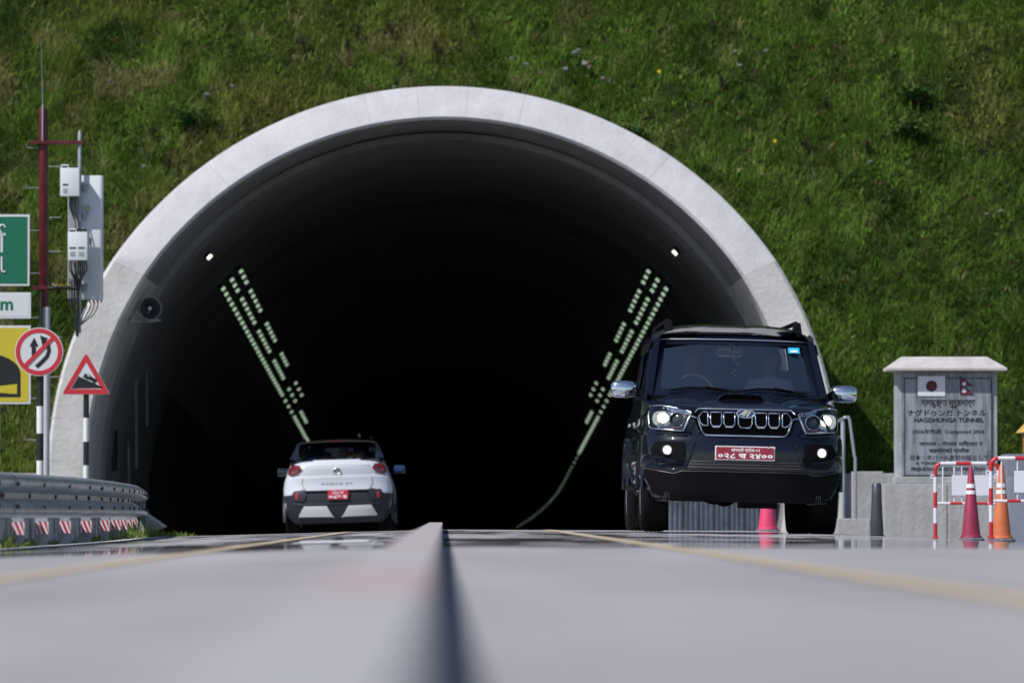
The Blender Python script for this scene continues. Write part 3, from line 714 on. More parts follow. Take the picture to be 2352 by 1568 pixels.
# posts with striped reflectors, and ribbed steel sheets behind them
def stripe_plate(mbw, mbr, c, w, h):
    mbw.box(c, (w, 0.006, h))
    for k in (-1, 0, 1):
        x0 = c[0] + k * w * 0.42; pts = []
        for dx, dz in ((-w * 0.31, h / 2), (-w * 0.11, h / 2), (w * 0.31, -h / 2), (w * 0.11, -h / 2)):
            pts.append((min(max(x0 + dx, c[0] - w / 2), c[0] + w / 2), c[2] + dz))
        if pts[1][0] - pts[0][0] < 1e-3 and pts[2][0] - pts[3][0] < 1e-3: continue
        mbr.prism_xz(pts, c[1] - 0.006, c[1] - 0.0035)
M_REFR = mat('reflector_red', (0.45, 0.02, 0.05), 0.35); M_REFW = mat('reflector_white', (0.66, 0.62, 0.64), 0.35)
for Yp in (41.2, 43.2, 45.0, 47.0, 49.5, 53.0, 56.0, 58.5, 62.3, 70.0):
    p = rail_pt(Yp) - o0; post = MB(); w = 0.10
    post.box((p.x + 0.0, p.y - 0.03, p.z + 0.20), (w, 0.006, 0.62)); post.box((p.x, p.y + 0.03, p.z + 0.20), (w, 0.006, 0.62)); post.box((p.x, p.y, p.z + 0.20), (0.006, 0.06, 0.62))
    post.box((p.x + 0.03, p.y, p.z + 0.39), (0.05, 0.10, 0.26))
    po = post.build('post', M_GALVM, barrier)
    a, b = MB(), MB(); stripe_plate(a, b, (p.x + 0.012, p.y - 0.06, p.z + 0.145), 0.098, 0.098)
    ro = a.build('reflector', M_REFW, po); b.build('stripe', M_REFR, ro)
Yp = 40.0; k = 0
while Yp < 70:
    a, b = Yp, min(Yp + 1.9, 76); mb = MB(); rings = []; n = 40
    for i in range(n + 1):
        Y = a + (b - a) * i / n; p = rail_pt(Y) - o0; ph = (Y * 5.2) % 1.0
        off = 0.018 * (1 if ph < 0.42 else -1)
        rings.append([(p.x - 0.10 + off, p.y, p.z - 0.10), (p.x - 0.10 + off, p.y, p.z + 0.29), (p.x - 0.115 + off, p.y, p.z + 0.29), (p.x - 0.115 + off, p.y, p.z - 0.10)])
    mb.loft(rings, cap=True); mb.build('backing_sheet', M_GALVM, barrier); Yp += 1.93; k += 1
# pale concrete wedge that ends the barrier
wl = P(326, 1236, 68); wd = empty('concrete_wedge', (wl.x, 68, zr(-3.25, 66))); tag(wd, 'pale pointed concrete wedge at the end of the left barrier', 'block')
mb = MB(); mb.prism_dir([(-0.02, 0, 0.0), (-0.02, 0, 0.29), (0.03, 0, 0.27), (0.25, 0, 0.115), (0.03, 0, 0.0)], (0, 1.2, 0)); mb.build('block', M_WALL, wd, bevel=0.01)
mb = MB(); mb.box((0.055, -0.012, 0.14), (0.012, 0.02, 0.20)); mb.build('joint', M_ANTD, wd)

def banded_post(root, x, y, z0, z1, r, first_black=True, band=0.36):
    """post painted in black and white bands, from the top down; every band is a part"""
    z = z1; k = 0 if first_black else 1
    while z > z0 + 0.01:
        zz = max(z0, z - band); mb = MB(); mb.tube([(x, y, zz), (x, y, z)], r, 14); mb.build('post_band', M_BLACK if k % 2 == 0 else M_WHITE, root, smooth=40); z = zz; k += 1
def disc(mb, c, r, y0, y1, n=48, mi=0): mb.prism_xz([(c[0] + r * math.cos(2 * PI * k / n), c[1] + r * math.sin(2 * PI * k / n)) for k in range(n)], y0, y1, mi)
def annulus(mb, c, r0, r1, y0, y1, n=48):
    rings = []
    for k in range(n):
        a = 2 * PI * k / n; ca, sa = math.cos(a), math.sin(a)
        rings.append([(c[0] + r0 * ca, y0, c[1] + r0 * sa), (c[0] + r1 * ca, y0, c[1] + r1 * sa), (c[0] + r1 * ca, y1, c[1] + r1 * sa), (c[0] + r0 * ca, y1, c[1] + r0 * sa)])
    mb.loft(rings, path_closed=True)
# round no-overtaking sign
YS1 = 76.0; c = P(90, 808, YS1); q = mpp(YS1)
sg = empty('no_overtaking_sign', (c.x, YS1, -0.3)); tag(sg, 'round red-rimmed no overtaking sign with two black arrows on a banded post', 'sign')
zc_ = c.z + 0.3
pl = MB(); disc(pl, (0, zc_), 55.5 * q, 0.0, 0.012); pn = pl.build('sign_plate', M_SIGNW, sg, smooth=30)
mb = MB(); annulus(mb, (0, zc_), 43.5 * q, 53.5 * q, -0.004, 0.0); mb.build('rim', M_RED, pn, smooth=30)
def pxz(px, py): return ((px - 90) * q, zc_ - (py - 808) * q)
mb = MB(); mb.prism_xz([pxz(*p) for p in ((68, 796), (79, 775), (89, 796), (83, 796), (83, 817), (73, 817), (73, 796))], -0.004, 0.0); mb.build('arrow', M_BLACK, pn)
arc = [(84, 843), (100, 828), (109, 818), (113, 806), (111, 793), (103, 785)]
L, Rr = [], []
for i, p in enumerate(arc):
    a, b = arc[max(i - 1, 0)], arc[min(i + 1, len(arc) - 1)]; d = Vector((b[0] - a[0], b[1] - a[1])).normalized(); n_ = Vector((-d.y, d.x)) * 4.6
    L.append((p[0] + n_.x, p[1] + n_.y)); Rr.append((p[0] - n_.x, p[1] - n_.y))
mb = MB()
for i in range(len(arc) - 1): mb.prism_xz([pxz(*L[i]), pxz(*L[i + 1]), pxz(*Rr[i + 1]), pxz(*Rr[i])], -0.0042, 0.0)
mb.prism_xz([pxz(*p) for p in ((92, 770), (110, 777), (98, 795))], -0.0046, 0.0); mb.build('curved_arrow', M_BLACK, pn)
mb = MB(); mb.prism_xz([pxz(*p) for p in ((56.5, 835.5), (63, 842), (124, 780.5), (117.5, 774))], -0.009, -0.005); mb.build('slash', M_RED, pn)
mb = MB(); mb.box((0, 0.03, zc_), (0.06, 0.04, 0.5)); mb.build('bracket', M_GALVM, sg)
banded_post(sg, 0.012, 0.085, 0.0, zc_ - (870 - 808) * q, 8.2 * q, True, 62.5 * q); mb = MB(); mb.tube([(0.012, 0.085, zc_ - 62 * q), (0.012, 0.085, zc_ + 0.25)], 8.2 * q, 12); mb.build('post_band', M_BLACK, sg, smooth=40)
# triangular steep descent sign
YS2 = 78.0; c = P(198, 865, YS2); q2 = mpp(YS2); sg = empty('steep_descent_sign', (c.x, YS2, -0.3)); zq = c.z + 0.3
tag(sg, 'triangular red-bordered steep descent sign with a car on a slope, on a banded post', 'sign')
def p2(px, py): return ((px - 198) * q2, zq - (py - 865) * q2)
def rtri(cx, cy, s, rad, n=5):
    """rounded triangle in picture units"""
    vs = [(cx, cy - s * 1.0), (cx + s * 0.985, cy + s * 0.70), (cx - s * 0.985, cy + s * 0.70)]; out = []
    for i in range(3):
        a, b, d = Vector(vs[i - 1]), Vector(vs[i]), Vector(vs[(i + 1) % 3]); u = (a - b).normalized(); w = (d - b).normalized()
        p0, p1 = b + u * rad * 1.7, b + w * rad * 1.7
        for k in range(n + 1):
            t = k / n; out.append(tuple(p0 * (1 - t) ** 2 + b * 2 * t * (1 - t) + p1 * t * t))
    return out
ot = rtri(198, 866, 57, 5)
mb = MB(); mb.prism_xz([p2(*p) for p in ot], 0, 0.012); pn = mb.build('sign_plate', M_SIGNW, sg)
o1, i1 = rtri(198, 866, 56, 5), rtri(198, 868, 36.5, 1.2)
mb = MB(); rings = [[(p2(*a)[0], -0.004, p2(*a)[1]), (p2(*b)[0], -0.004, p2(*b)[1]), (p2(*b)[0], 0.0, p2(*b)[1]), (p2(*a)[0], 0.0, p2(*a)[1])] for a, b in zip(i1, o1)]
mb.loft(rings, path_closed=True); mb.build('border', M_RED, pn)
mb = MB(); mb.prism_xz([p2(*p) for p in ((165, 892), (181, 864), (236, 889), (236, 891))], -0.004, 0); mb.build('slope_symbol', M_BLACK, pn)
mb = MB()
for pts in (((191, 866), (195, 858), (201, 859), (206, 863), (222, 871), (224, 877), (218, 878)), ((196, 866), (200, 858.5), (208, 861), (214, 868), (206, 868))): mb.prism_xz([p2(*p) for p in pts], -0.004 - 0.0006 * len(mb.f) / 20, 0)
for cx, cy in ((200, 867.5), (217, 877.5)): disc(mb, p2(cx, cy), 3.3 * q2, -0.006, 0, 14)
mb.build('car_symbol', M_BLACK, pn)
mb = MB(); mb.prism_xz([p2(*p) for p in ((200, 863), (201.5, 860.5), (206, 862), (208, 865.5))], -0.009, -0.0075); mb.build('window_symbol', M_SIGNW, pn)
banded_post(sg, 0.0, 0.06, 0.0, zq - (905 - 865) * q2, 6.6 * q2, True, 54.5 * q2)
mb = MB(); mb.tube([(0, 0.06, zq - 41 * q2), (0, 0.06, zq + 0.1)], 6.6 * q2, 12); mb.build('post_band', M_BLACK, sg, smooth=40)

# guide sign cut by the left edge of the picture: three panels on two posts
YG = 79.0; qg = mpp(YG); x1 = P(68, 0, YG).x
gs = empty('guide_sign', (x1, YG, -0.3)); tag(gs, 'roadside guide sign with green, white and yellow panels at the left edge', 'sign')
def zg(py): return CAMZ + (1181 - py) * qg + 0.3
def panel(name, py0, py1, w, dx, m, bm):
    mb = MB(); mb.box((dx - w / 2, 0, (zg(py0) + zg(py1)) / 2), (w, 0.012, zg(py0) - zg(py1)), ch=0.004); o = mb.build(name, bm, gs)
    b = 5 * qg; mb = MB(); mb.box((dx - w / 2, -0.0075, (zg(py0) + zg(py1)) / 2), (w - 2 * b, 0.003, zg(py0) - zg(py1) - 2 * b)); mb.build('face', m, o); return o
gp_ = panel('green_panel', 493, 657, 1.9, 0.0, M_GREEN, M_SIGNW)
lt = MB()                                       # the last stroke of the upper word with its hook, and the last letter of the lower word
def gx(px): return (px - 68) * qg
lt.prism_xz([(gx(-26), zg(541)), (gx(13), zg(541)), (gx(13), zg(536)), (gx(-26), zg(536))], -0.012, -0.009)
lt.prism_xz([(gx(1), zg(580)), (gx(6.5), zg(580)), (gx(6.5), zg(541.3)), (gx(1), zg(541.3))], -0.0125, -0.009)
lt.build('lettering', M_SIGNW, gp_)
hk = MB(); hk.tube([(gx(a), -0.010, zg(b)) for a, b in ((4, 536), (-1, 529), (-1, 521), (4, 516.5), (9, 518), (12, 523))], 2.3 * qg, 6); hk.build('lettering', M_SIGNW, gp_)
lk = MB(); lk.tube([(gx(a), -0.010, zg(b)) for a, b in ((4.5, 590), (4.5, 618), (6, 624), (12, 625.5))], 2.9 * qg, 6); lk.build('lettering', M_SIGNW, gp_)
wp_ = panel('white_panel', 672, 732, 1.25, 0.02, M_SIGNW, M_SIGNW)
text_mesh('lettering', 'm', gx(1), gx(30.5), zg(713), zg(692), -0.012, M_GREEN, wp_, 0.03)
yp_ = panel('yellow_panel', 748, 928, 1.22, 0.02, M_YSIGN, M_SIGNW)
def arch(cx, w, zb, zt, n=14):
    return [(cx - w, zb)] + [(cx - w * math.cos(PI * k / n), zt - (w * 0.62) + w * 0.62 * math.sin(PI * k / n)) for k in range(n + 1)] + [(cx + w, zb)]
cxg = 0.02 - 0.61; wg = gx(48) - cxg
mb = MB(); mb.prism_xz(arch(cxg, wg, zg(912), zg(812)), -0.012, -0.0092); ic = mb.build('tunnel_symbol', M_BLACK, yp_)
mb = MB(); mb.prism_xz([(cxg - wg + 8 * qg, zg(905)), (cxg - wg + 8 * qg, zg(882)), (cxg, zg(890)), (gx(40), zg(882)), (gx(40), zg(905)), (cxg, zg(900))], -0.016, -0.0125); mb.build('road_symbol', M_YSIGN, ic)
for xx in (-0.45, -1.35):
    mb = MB(); mb.tube([(xx, 0.07, 0), (xx, 0.07, zg(485))], 0.045, 12); mb.build('post', M_GALVM, gs, smooth=40)
for py in (530, 600, 640, 702, 790, 890):
    mb = MB(); mb.box((-0.62, 0.018, zg(py)), (0.9, 0.02, 0.035)); mb.build('rail', M_GALVM, gs)

# telecom mast with antenna, radio units and cables
YM = 82.0; qm = mpp(YM); mx0 = P(101, 0, YM).x
ms = empty('telecom_mast', (mx0, YM, -0.3)); tag(ms, 'tall red and white telecom mast with panel antenna and radio boxes', 'mast')
def mz(py): return CAMZ + (1181 - py) * qm + 0.3
def mxx(px): return (px - 101) * qm
M_MASTW = mat('mast_white', (0.56, 0.55, 0.60), 0.5, var=0.08, vscale=6)
mb = MB(); mb.tube([(0.03, 0, 0), (0.03, 0, mz(705))], 0.058, 16); mb.build('lower_pole', M_MASTW, ms, smooth=40)
mb = MB(); mb.tube([(0.0, 0, mz(706)), (0, 0, mz(703)), (-0.018, 0, mz(250)), (-0.018, 0, mz(248))], [0.06, 0.072, 0.066, 0.05], 18); mb.build('upper_pole', M_MAST, ms, smooth=40)
mb = MB(); mb.tube([(-0.02, -0.075, mz(330)), (-0.02, -0.075, mz(242)), (-0.02, -0.075, mz(238))], [0.011, 0.011, 0.004], 8); mb.tube([(-0.02, -0.075, mz(240)), (-0.045, -0.075, mz(80))], [0.005, 0.002], 6); mb.build('lightning_rod', M_ANTD, ms, smooth=40)
for py, a, b, m_ in ((328, 70, 192, M_MAST), (662, 76, 130, M_MAST)):
    mb = MB(); mb.box(((mxx(a) + mxx(b)) / 2, -0.085, mz(py)), (mxx(b) - mxx(a), 0.05, 0.05), ch=0.006); mb.build('cross_arm', m_, ms)
    mb = MB(); mb.box((-0.01, -0.0, mz(py)), (0.17, 0.19, 0.03), ch=0.01); mb.build('clamp', m_, ms)
mb = MB(); mb.tube([(mxx(112), -0.10, mz(663)), (mxx(140), -0.11, mz(661)), (mxx(182), -0.10, mz(664))], 0.028, 10); mb.build('cable_bundle', M_CABLE, ms, smooth=50)
for a in (122, 131, 140, 153):
    mb = MB(); mb.tube([(mxx(a), -0.14, mz(656)), (mxx(a + 2), -0.15, mz(652)), (mxx(a + 5), -0.14, mz(657)), (mxx(a + 9), -0.135, mz(658))], 0.006, 6); mb.build('cable_tie', M_YSIGN if a != 122 else M_WHITE, ms)
mb = MB(); mb.tube([(mxx(183), -0.06, mz(765)), (mxx(183), -0.06, mz(318)), (mxx(183), -0.06, mz(306)), (mxx(183), -0.06, mz(300))], [0.027, 0.027, 0.026, 0.012], 12); mb.build('antenna_pipe', M_GALVM, ms, smooth=40)
# panel antenna: rounded box
def rounded_prism(mb, cx, cy, z0, z1, w, d, r, n=5):
    sec = []
    for sx, sy, a0 in ((1, 1, 0), (-1, 1, 90), (-1, -1, 180), (1, -1, 270)):
        for k in range(n + 1):
            a = R(a0 + 90 * k / n); sec.append((cx + sx * (w / 2 - r) + r * math.cos(a), cy + sy * (d / 2 - r) + r * math.sin(a)))
    rings = [[(cx + (x - cx) * k, cy + (y - cy) * k, z) for x, y in sec] for z, k in ((z0, 0.93), (z0 + 0.015, 1), (z1 - 0.015, 1), (z1, 0.93))]
    mb.loft(rings, cap=True)
mb = MB(); rounded_prism(mb, (mxx(155) + mxx(236)) / 2, 0.10, mz(688), mz(403), mxx(236) - mxx(155), 0.17, 0.06); an = mb.build('panel_antenna', M_ANT, ms, smooth=45)
mb = MB(); mb.box((mxx(171), 0.008, mz(560)), (mxx(186) - mxx(157), 0.012, mz(412) - mz(680))); mb.build('shade_strip', M_ANTD, an)  # shade on the antenna's left part, put in as a darker grey strip
mb = MB(); mb.box((mxx(207.5), 0.012, mz(555)), (0.012, 0.01, 0.10)); mb.build('handle', M_CABLE, an)
mb = MB(); mb.box((mxx(205), 0.012, mz(625)), (0.07, 0.006, 0.13)); mb.build('rating_label', M_SIGNW, an)
for k in range(7):
    mb = MB(); mb.tube([(mxx(178 + 9 * k), 0.10, mz(688)), (mxx(178 + 9 * k), 0.10, mz(694))], 0.012, 8); mb.build('connector', M_CABLE, an)
for py in (490, 655, 425):
    mb = MB(); mb.box((mxx(190), 0.0, mz(py)), (0.16, 0.10, 0.035), ch=0.006); mb.box((mxx(195), 0.0, mz(py) - 0.05), (0.06, 0.08, 0.09), ch=0.006); mb.build('bracket', M_GALVM, an)
mb = MB(); mb.box((mxx(200), -0.03, mz(478)), (0.08, 0.02, 0.09), ch=0.004); mb.box((mxx(204), -0.042, mz(480)), (0.04, 0.006, 0.04), 1); mb.build('level_device', [M_GALVM, M_YSIGN], an)
def radio(x0, x1, y0, y1, dy, slots):
    mb = MB(); mb.box(((mxx(x0) + mxx(x1)) / 2, dy, (mz(y0) + mz(y1)) / 2), (mxx(x1) - mxx(x0), 0.16, mz(y0) - mz(y1)), ch=0.012); u = mb.build('radio_unit', M_ANT, ms, smooth=30)
    for a, b, yy in slots:
        mb = MB(); mb.box(((mxx(a) + mxx(b)) / 2, dy - 0.083, mz(yy)), (mxx(b) - mxx(a), 0.01, 0.016)); mb.build('slot', M_CABLE, u)
    mb = MB(); mb.tube([(mxx(x0 + 3), dy - 0.06, mz(y0)), (mxx(x0 + 3), dy - 0.06, mz(y0 - 6)), (mxx(x0 + 19), dy - 0.06, mz(y0 - 6)), (mxx(x0 + 19), dy - 0.06, mz(y0))], 0.012, 6); mb.build('handle', M_ANT, u)
    for a, b, yy in slots:
        mb = MB(); mb.box(((mxx(a) + mxx(b)) / 2, dy - 0.082, mz(yy + 14)), (mxx(b) - mxx(a) - 0.02, 0.006, 0.06)); mb.build('vent_label', M_ANTD, u)
radio(140, 184, 388, 453, -0.16, [(146, 158, 426)]); radio(158, 203, 535, 600, -0.18, [(162, 176, 571), (182, 196, 571)])
mb = MB(); mb.box((mxx(180), -0.18, mz(530)), (mxx(200) - mxx(160), 0.12, 0.03)); mb.build('terminal_strip', M_CABLE, ms)
rg = random.Random(4)
for k in range(9):
    xs_ = 163 + 4.6 * k; mb = MB(); xe = 176 + (k % 4) * 1.6
    mb.tube([(mxx(xs_), -0.2, mz(600)), (mxx(xs_ + rg.uniform(-2, 2)), -0.2, mz(620)), (mxx(180 + (xs_ - 180) * 0.5), -0.17, mz(645 + rg.uniform(-6, 6))), (mxx(181 + (k % 3) - 1), -0.12, mz(670)), (mxx(xe + 2), -0.10, mz(725)), (mxx(xe), -0.10, mz(770 + rg.uniform(-8, 6)))], 0.011, 6); mb.build('cable', M_CABLE, ms, smooth=50)
for k, (a, b) in enumerate(((176, 192), (185, 196), (195, 204), (204, 212), (213, 220))):
    mb = MB(); mb.tube([(mxx(a + 12), 0.09, mz(693)), (mxx(b + 3), 0.05, mz(706)), (mxx(b - 5), -0.03, mz(724)), (mxx(185), -0.08, mz(748))], 0.008, 6); mb.build('cable', M_CABLE, ms, smooth=50)
for a, b, c_ in ((168, 176, 0), (172, 176, 1), (178, 183, 2)):
    mb = MB(); mb.tube([(mxx(a - 4), -0.16, mz(453)), (mxx(a - 6), -0.16, mz(480)), (mxx(b - 2), -0.15, mz(510)), (mxx(b), -0.17, mz(532))], 0.010, 6); mb.build('cable', M_CABLE, ms, smooth=50)
for a, b in ((160, 690), (166, 700), (172, 710)):
    mb = MB(); mb.tube([(mxx(a), -0.02, mz(640)), (mxx(a - 1), -0.03, mz(b)), (mxx(174), -0.06, mz(b + 45))], 0.009, 6); mb.build('cable', M_CABLE, ms, smooth=50)
mb = MB(); mb.tube([(mxx(97), -0.075, mz(660)), (mxx(96), -0.08, mz(720)), (mxx(97), -0.08, mz(790))], 0.022, 8); mb.build('cable', M_CABLE, ms, smooth=50)
for py, sgn in ((383, 1), (432, -1), (530, -1), (628, -1), (500, 1), (578, 1), (730, -1), (775, 1), (866, 1), (960, 1), (1057, 1), (340, -1), (915, -1), (1010, -1)):
    x0 = (0.06 if py < 705 else 0.08) * sgn; mb = MB(); L = 0.19
    pts = [(x0, -0.02, mz(py)), (x0 + L * sgn, -0.04, mz(py))]
    if sgn < 0: pts.append((x0 + (L + 0.005) * sgn, -0.04, mz(py) + 0.05))
    mb.tube(pts, 0.006, 6); mb.build('step_peg', M_ANTD, ms)

# ------------------------------------------------------------------ right roadside: memorial, walls, rails, barricades, cones
YMN = 75.0; qn = mpp(YMN); nx0 = P(2176.5, 0, YMN).x; nz0 = CAMZ + (1181 - 1110) * qn
def nX(px): return (px - 2176.5) * qn
def nZ(py): return (1110 - py) * qn
mo = empty('memorial_stone', (nx0, YMN, nz0)); tag(mo, 'grey memorial stone with two flags, engraved lines and a hipped concrete roof', 'memorial')
def slab_mat():
    m = bpy.data.materials.new('weathered_slab'); m.use_nodes = True; n = m.node_tree; b = n.nodes['Principled BSDF']; b.inputs['Roughness'].default_value = 0.55
    tc = n.nodes.new('ShaderNodeTexCoord'); mp = n.nodes.new('ShaderNodeMapping'); mp.inputs['Scale'].default_value = (7, 7, 0.9); n.links.new(tc.outputs['Object'], mp.inputs['Vector'])
    a = n.nodes.new('ShaderNodeTexNoise'); a.inputs['Scale'].default_value = 1.6; a.inputs['Detail'].default_value = 8; a.inputs['Roughness'].default_value = 0.7; n.links.new(mp.outputs[0], a.inputs['Vector'])
    rp = n.nodes.new('ShaderNodeValToRGB'); e = rp.color_ramp.elements; e[0].position = 0.33; e[0].color = (0.08, 0.085, 0.095, 1); e[1].position = 0.56; e[1].color = (0.25, 0.27, 0.305, 1)
    n.links.new(a.outputs['Fac'], rp.inputs['Fac']); n.links.new(rp.outputs['Color'], b.inputs['Base Color']); return m
M_SLAB = slab_mat(); M_INK = mat('engraved_ink', (0.012, 0.013, 0.018), 0.6); M_ROOFC = concrete_mat('roof_concrete', (0.36, 0.33, 0.32), (0.50, 0.47, 0.46), scale=3)
M_FRAME = concrete_mat('frame_concrete', (0.24, 0.25, 0.26), (0.38, 0.39, 0.40), scale=3)
mb = MB(); mb.box((0, 0.24, nZ(845) / 2), (nX(2293) - nX(2060), 0.40, nZ(845)), ch=0.012); mb.build('body', M_FRAME, mo)
mb = MB(); mb.box((0, 0.03, (nZ(856) + nZ(1092)) / 2), (nX(2282) - nX(2074), 0.02, nZ(856) - nZ(1092))); sl = mb.build('slab', M_SLAB, mo)
mb = MB(); xa, xb, za, zb = nX(2079), nX(2279), nZ(1091), nZ(868); t = 0.011
for c, d in (((0, 0.018, za), (xb - xa, 0.006, t)), ((0, 0.018, zb), (xb - xa, 0.006, t)), ((xa, 0.018, (za + zb) / 2), (t, 0.005, zb - za - t)), ((xb, 0.018, (za + zb) / 2), (t, 0.005, zb - za - t))): mb.box(c, d)
mb.build('border_line', M_INK, sl)
mb = MB(); e = [(nX(2037), -0.14, nZ(851)), (nX(2313), -0.14, nZ(851)), (nX(2313), 0.56, nZ(851)), (nX(2037), 0.56, nZ(851))]; e2 = [(x, y, nZ(845)) for x, y, z in e]
tp = [(nX(2074), 0.10, nZ(818)), (nX(2270), 0.10, nZ(818)), (nX(2270), 0.32, nZ(818)), (nX(2074), 0.32, nZ(818))]
mb.loft([e, e2, tp], cap=True); mb.build('roof', M_ROOFC, mo, bevel=0.008)
mb = MB(); mb.box((0, 0.22, nZ(1102)), (nX(2296) - nX(2057), 0.52, nZ(1094) - nZ(1110)), ch=0.01); mb.build('base_course', M_FRAME, mo)
mb = MB(); mb.box(((nX(2109.6) + nX(2172.3)) / 2, 0.015, (nZ(863.5) + nZ(909)) / 2), (nX(2172.3) - nX(2109.6), 0.008, nZ(863.5) - nZ(909))); fl = mb.build('flag', M_SIGNW, sl)
mb = MB(); disc(mb, (nX(2141), nZ(886)), 12.8 * qn, 0.006, 0.0108, 36); mb.build('flag_disc', mat('flag_dark_red', (0.075, 0.010, 0.012), 0.5), fl)
M_CRIM = mat('flag_crimson', (0.17, 0.015, 0.03), 0.5); M_FBLU = mat('flag_blue', (0.012, 0.015, 0.05), 0.5)
pn_ = [(2207, 906), (2207, 863), (2238, 886), (2217, 886), (2239, 906)]
mb = MB(); mb.prism_xz([(nX(a), nZ(b)) for a, b in pn_], 0.011, 0.018); fl2 = mb.build('flag', M_FBLU, sl)
pn2 = [(2209, 904.3), (2209, 867), (2233, 884.5), (2213.5, 884.5), (2235, 904.3)]
mb = MB(); mb.prism_xz([(nX(a), nZ(b)) for a, b in pn2], 0.008, 0.0105); mb.build('flag_field', M_CRIM, fl2)
mb = MB(); disc(mb, (nX(2216), nZ(896.5)), 5 * qn, 0.0045, 0.0075, 16); disc(mb, (nX(2216), nZ(881)), 4.6 * qn, 0.0045, 0.0075, 16); mb.build('flag_emblem', M_SIGNW, fl2)
for body, x0, x1, y0, y1, w in (('नागढुङ्गा सुरुङमार्ग', 2116.6, 2241.5, 918, 936.5, .018), ('ナグドゥンガ トンネル', 2086, 2266, 939.5, 955, .012), ('NAGDHUNGA TUNNEL', 2100.8, 2261.3, 958.7, 969.3, .03),
        ('2026年完成  Completed 2026', 2096.8, 2262.8, 985, 997, .012), ('जापान - नेपाल मित्रता र', 2112, 2258, 1012, 1026, .018), ('सहयोगको प्रतीक', 2135, 2229, 1027.5, 1042, .018), ('日本・ネパール友好の証として', 2092, 2272, 1044, 1056, .012),
        ('A TOKEN OF JAPAN - NEPAL', 2104, 2255, 1060, 1068.2, .025), ('FRIENDSHIP AND COOPERATION', 2094, 2263, 1072.5, 1080.8, .025)):
    text_mesh('lettering', body, nX(x0), nX(x1), nZ(y1), nZ(y0), 0.0165, M_INK, sl, w)

def conc_block(name, lab, x0, x1, py0, Yf, depth, m=M_WALL, panels=1, skew=0.0, cat='wall'):
    qq = mpp(Yf); xa, xb = P(x0, 0, Yf).x, P(x1, 0, Yf).x; zt = CAMZ + (1181 - py0) * qq; zb = zr(4.5, Yf) - 0.12
    e = empty(name, ((xa + xb) / 2, Yf, zb)); tag(e, lab, cat); w = (xb - xa) / panels
    for k in range(panels):
        a = -(xb - xa) / 2 + k * w + 0.004; b = a + w - 0.008; sk = skew if k == 0 else 0
        mb = MB(); mb.prism_dir([(a - sk, 0, 0), (a, 0, zt - zb), (b, 0, zt - zb), (b, 0, 0)], (0, depth, 0)); mb.build('wall_panel' if panels > 1 else 'block', m, e, bevel=0.012)
    return e
conc_block('plinth_wall', 'long pale concrete plinth carrying the memorial stone', 2030, 2470, 1110, 74.6, 1.4, panels=3)
conc_block('concrete_wall', 'lower concrete wall between the handrail and the memorial plinth', 1962, 2030, 1082, 80, 0.6)
conc_block('concrete_step', 'pale concrete step at the foot of the handrail', 1925, 2000, 1190, 72, 0.8, cat='step')
M_CABN = mat('cabinet_grey', (0.20, 0.22, 0.27), 0.5, var=0.08)
cb = conc_block('utility_cabinet', 'blue grey cabinet behind the orange cone at the right edge', 2318, 2420, 1095, 72.5, 0.5, M_CABN, cat='cabinet')
cb2 = conc_block('concrete_block', 'grey block under the yellow cabin at the right edge', 2312, 2440, 1042, 77.5, 0.8, M_CABN, cat='block')
# small yellow-roofed cabin
cx_ = P(2414, 0, 78); qz = mpp(78); kb = empty('site_cabin', (cx_.x, 78.0, CAMZ + (1181 - 1041.5) * qz)); tag(kb, 'small yellow roofed cabin peeping in at the right edge', 'cabin')
mb = MB(); mb.loft([[(-0.42, -0.1, 0.29), (0.42, -0.1, 0.29), (0.42, 0.6, 0.29), (-0.42, 0.6, 0.29)], [(-0.40, -0.08, 0.32), (0.40, -0.08, 0.32), (0.40, 0.58, 0.32), (-0.40, 0.58, 0.32)], [(-0.12, 0.18, 0.62), (0.12, 0.18, 0.62), (0.12, 0.34, 0.62), (-0.12, 0.34, 0.62)]], cap=True); mb.build('roof', mat('cabin_yellow', (0.62, 0.42, 0.10), 0.35), kb, bevel=0.01)
for x_ in (-0.33, 0.33):
    mb = MB(); mb.box((x_, 0, 0.145), (0.09, 0.09, 0.29), ch=0.01); mb.build('corner_post', mat('cabin_orange', (0.36, 0.15, 0.03), 0.5), kb)
mb = MB(); mb.box((0, 0.3, 0.145), (0.60, 0.45, 0.285)); mb.build('wall', M_SIGNW, kb); mb = MB(); mb.box((-0.08, 0.06, 0.12), (0.20, 0.02, 0.15), ch=0.005); mb.build('window', M_BLACK, kb)
# handrail
hr = empty('handrail', P(1958, 1190, 73)); tag(hr, 'sloping steel handrail on concrete beside the black car', 'handrail'); q7 = mpp(73)
def h7(px, py, dy=0): return ((px - 1958) * q7, dy, (1190 - py) * q7)
mb = MB(); mb.tube([h7(1965, 1193), h7(1965, 1052), h7(1963, 1046), h7(1952, 962), h7(1950, 957), h7(1942, 958), h7(1928, 966, 0.3)], 0.022, 10); mb.build('rail', M_STEEL, hr, smooth=50)
mb = MB(); mb.tube([h7(1943, 1200, 0.5), h7(1943, 965, 0.5)], 0.03, 10); mb.build('post', M_GALVM, hr, smooth=50)
mb = MB(); mb.lathe([(0.05, 0), (0.05, 0.01), (0.03, 0.015)], h7(1965, 1194), n=14); mb.build('base_flange', M_STEEL, hr)
bp_ = empty('dark_upright', P(2014, 1232, 73)); tag(bp_, 'dark tapering upright before the left end of the memorial plinth', 'dark_upright')  # dark tapering upright in place of an unclear shape
mb = MB(); mb.lathe([(0.088, -0.03), (0.088, 0.10), (0.075, 0.30), (0.066, 0.50), (0.062, 0.67), (0.045, 0.69)], n=18); mb.build('shaft', mat('upright_dark_grey', (0.07, 0.072, 0.08), 0.45, metal=0.4), bp_, smooth=40)
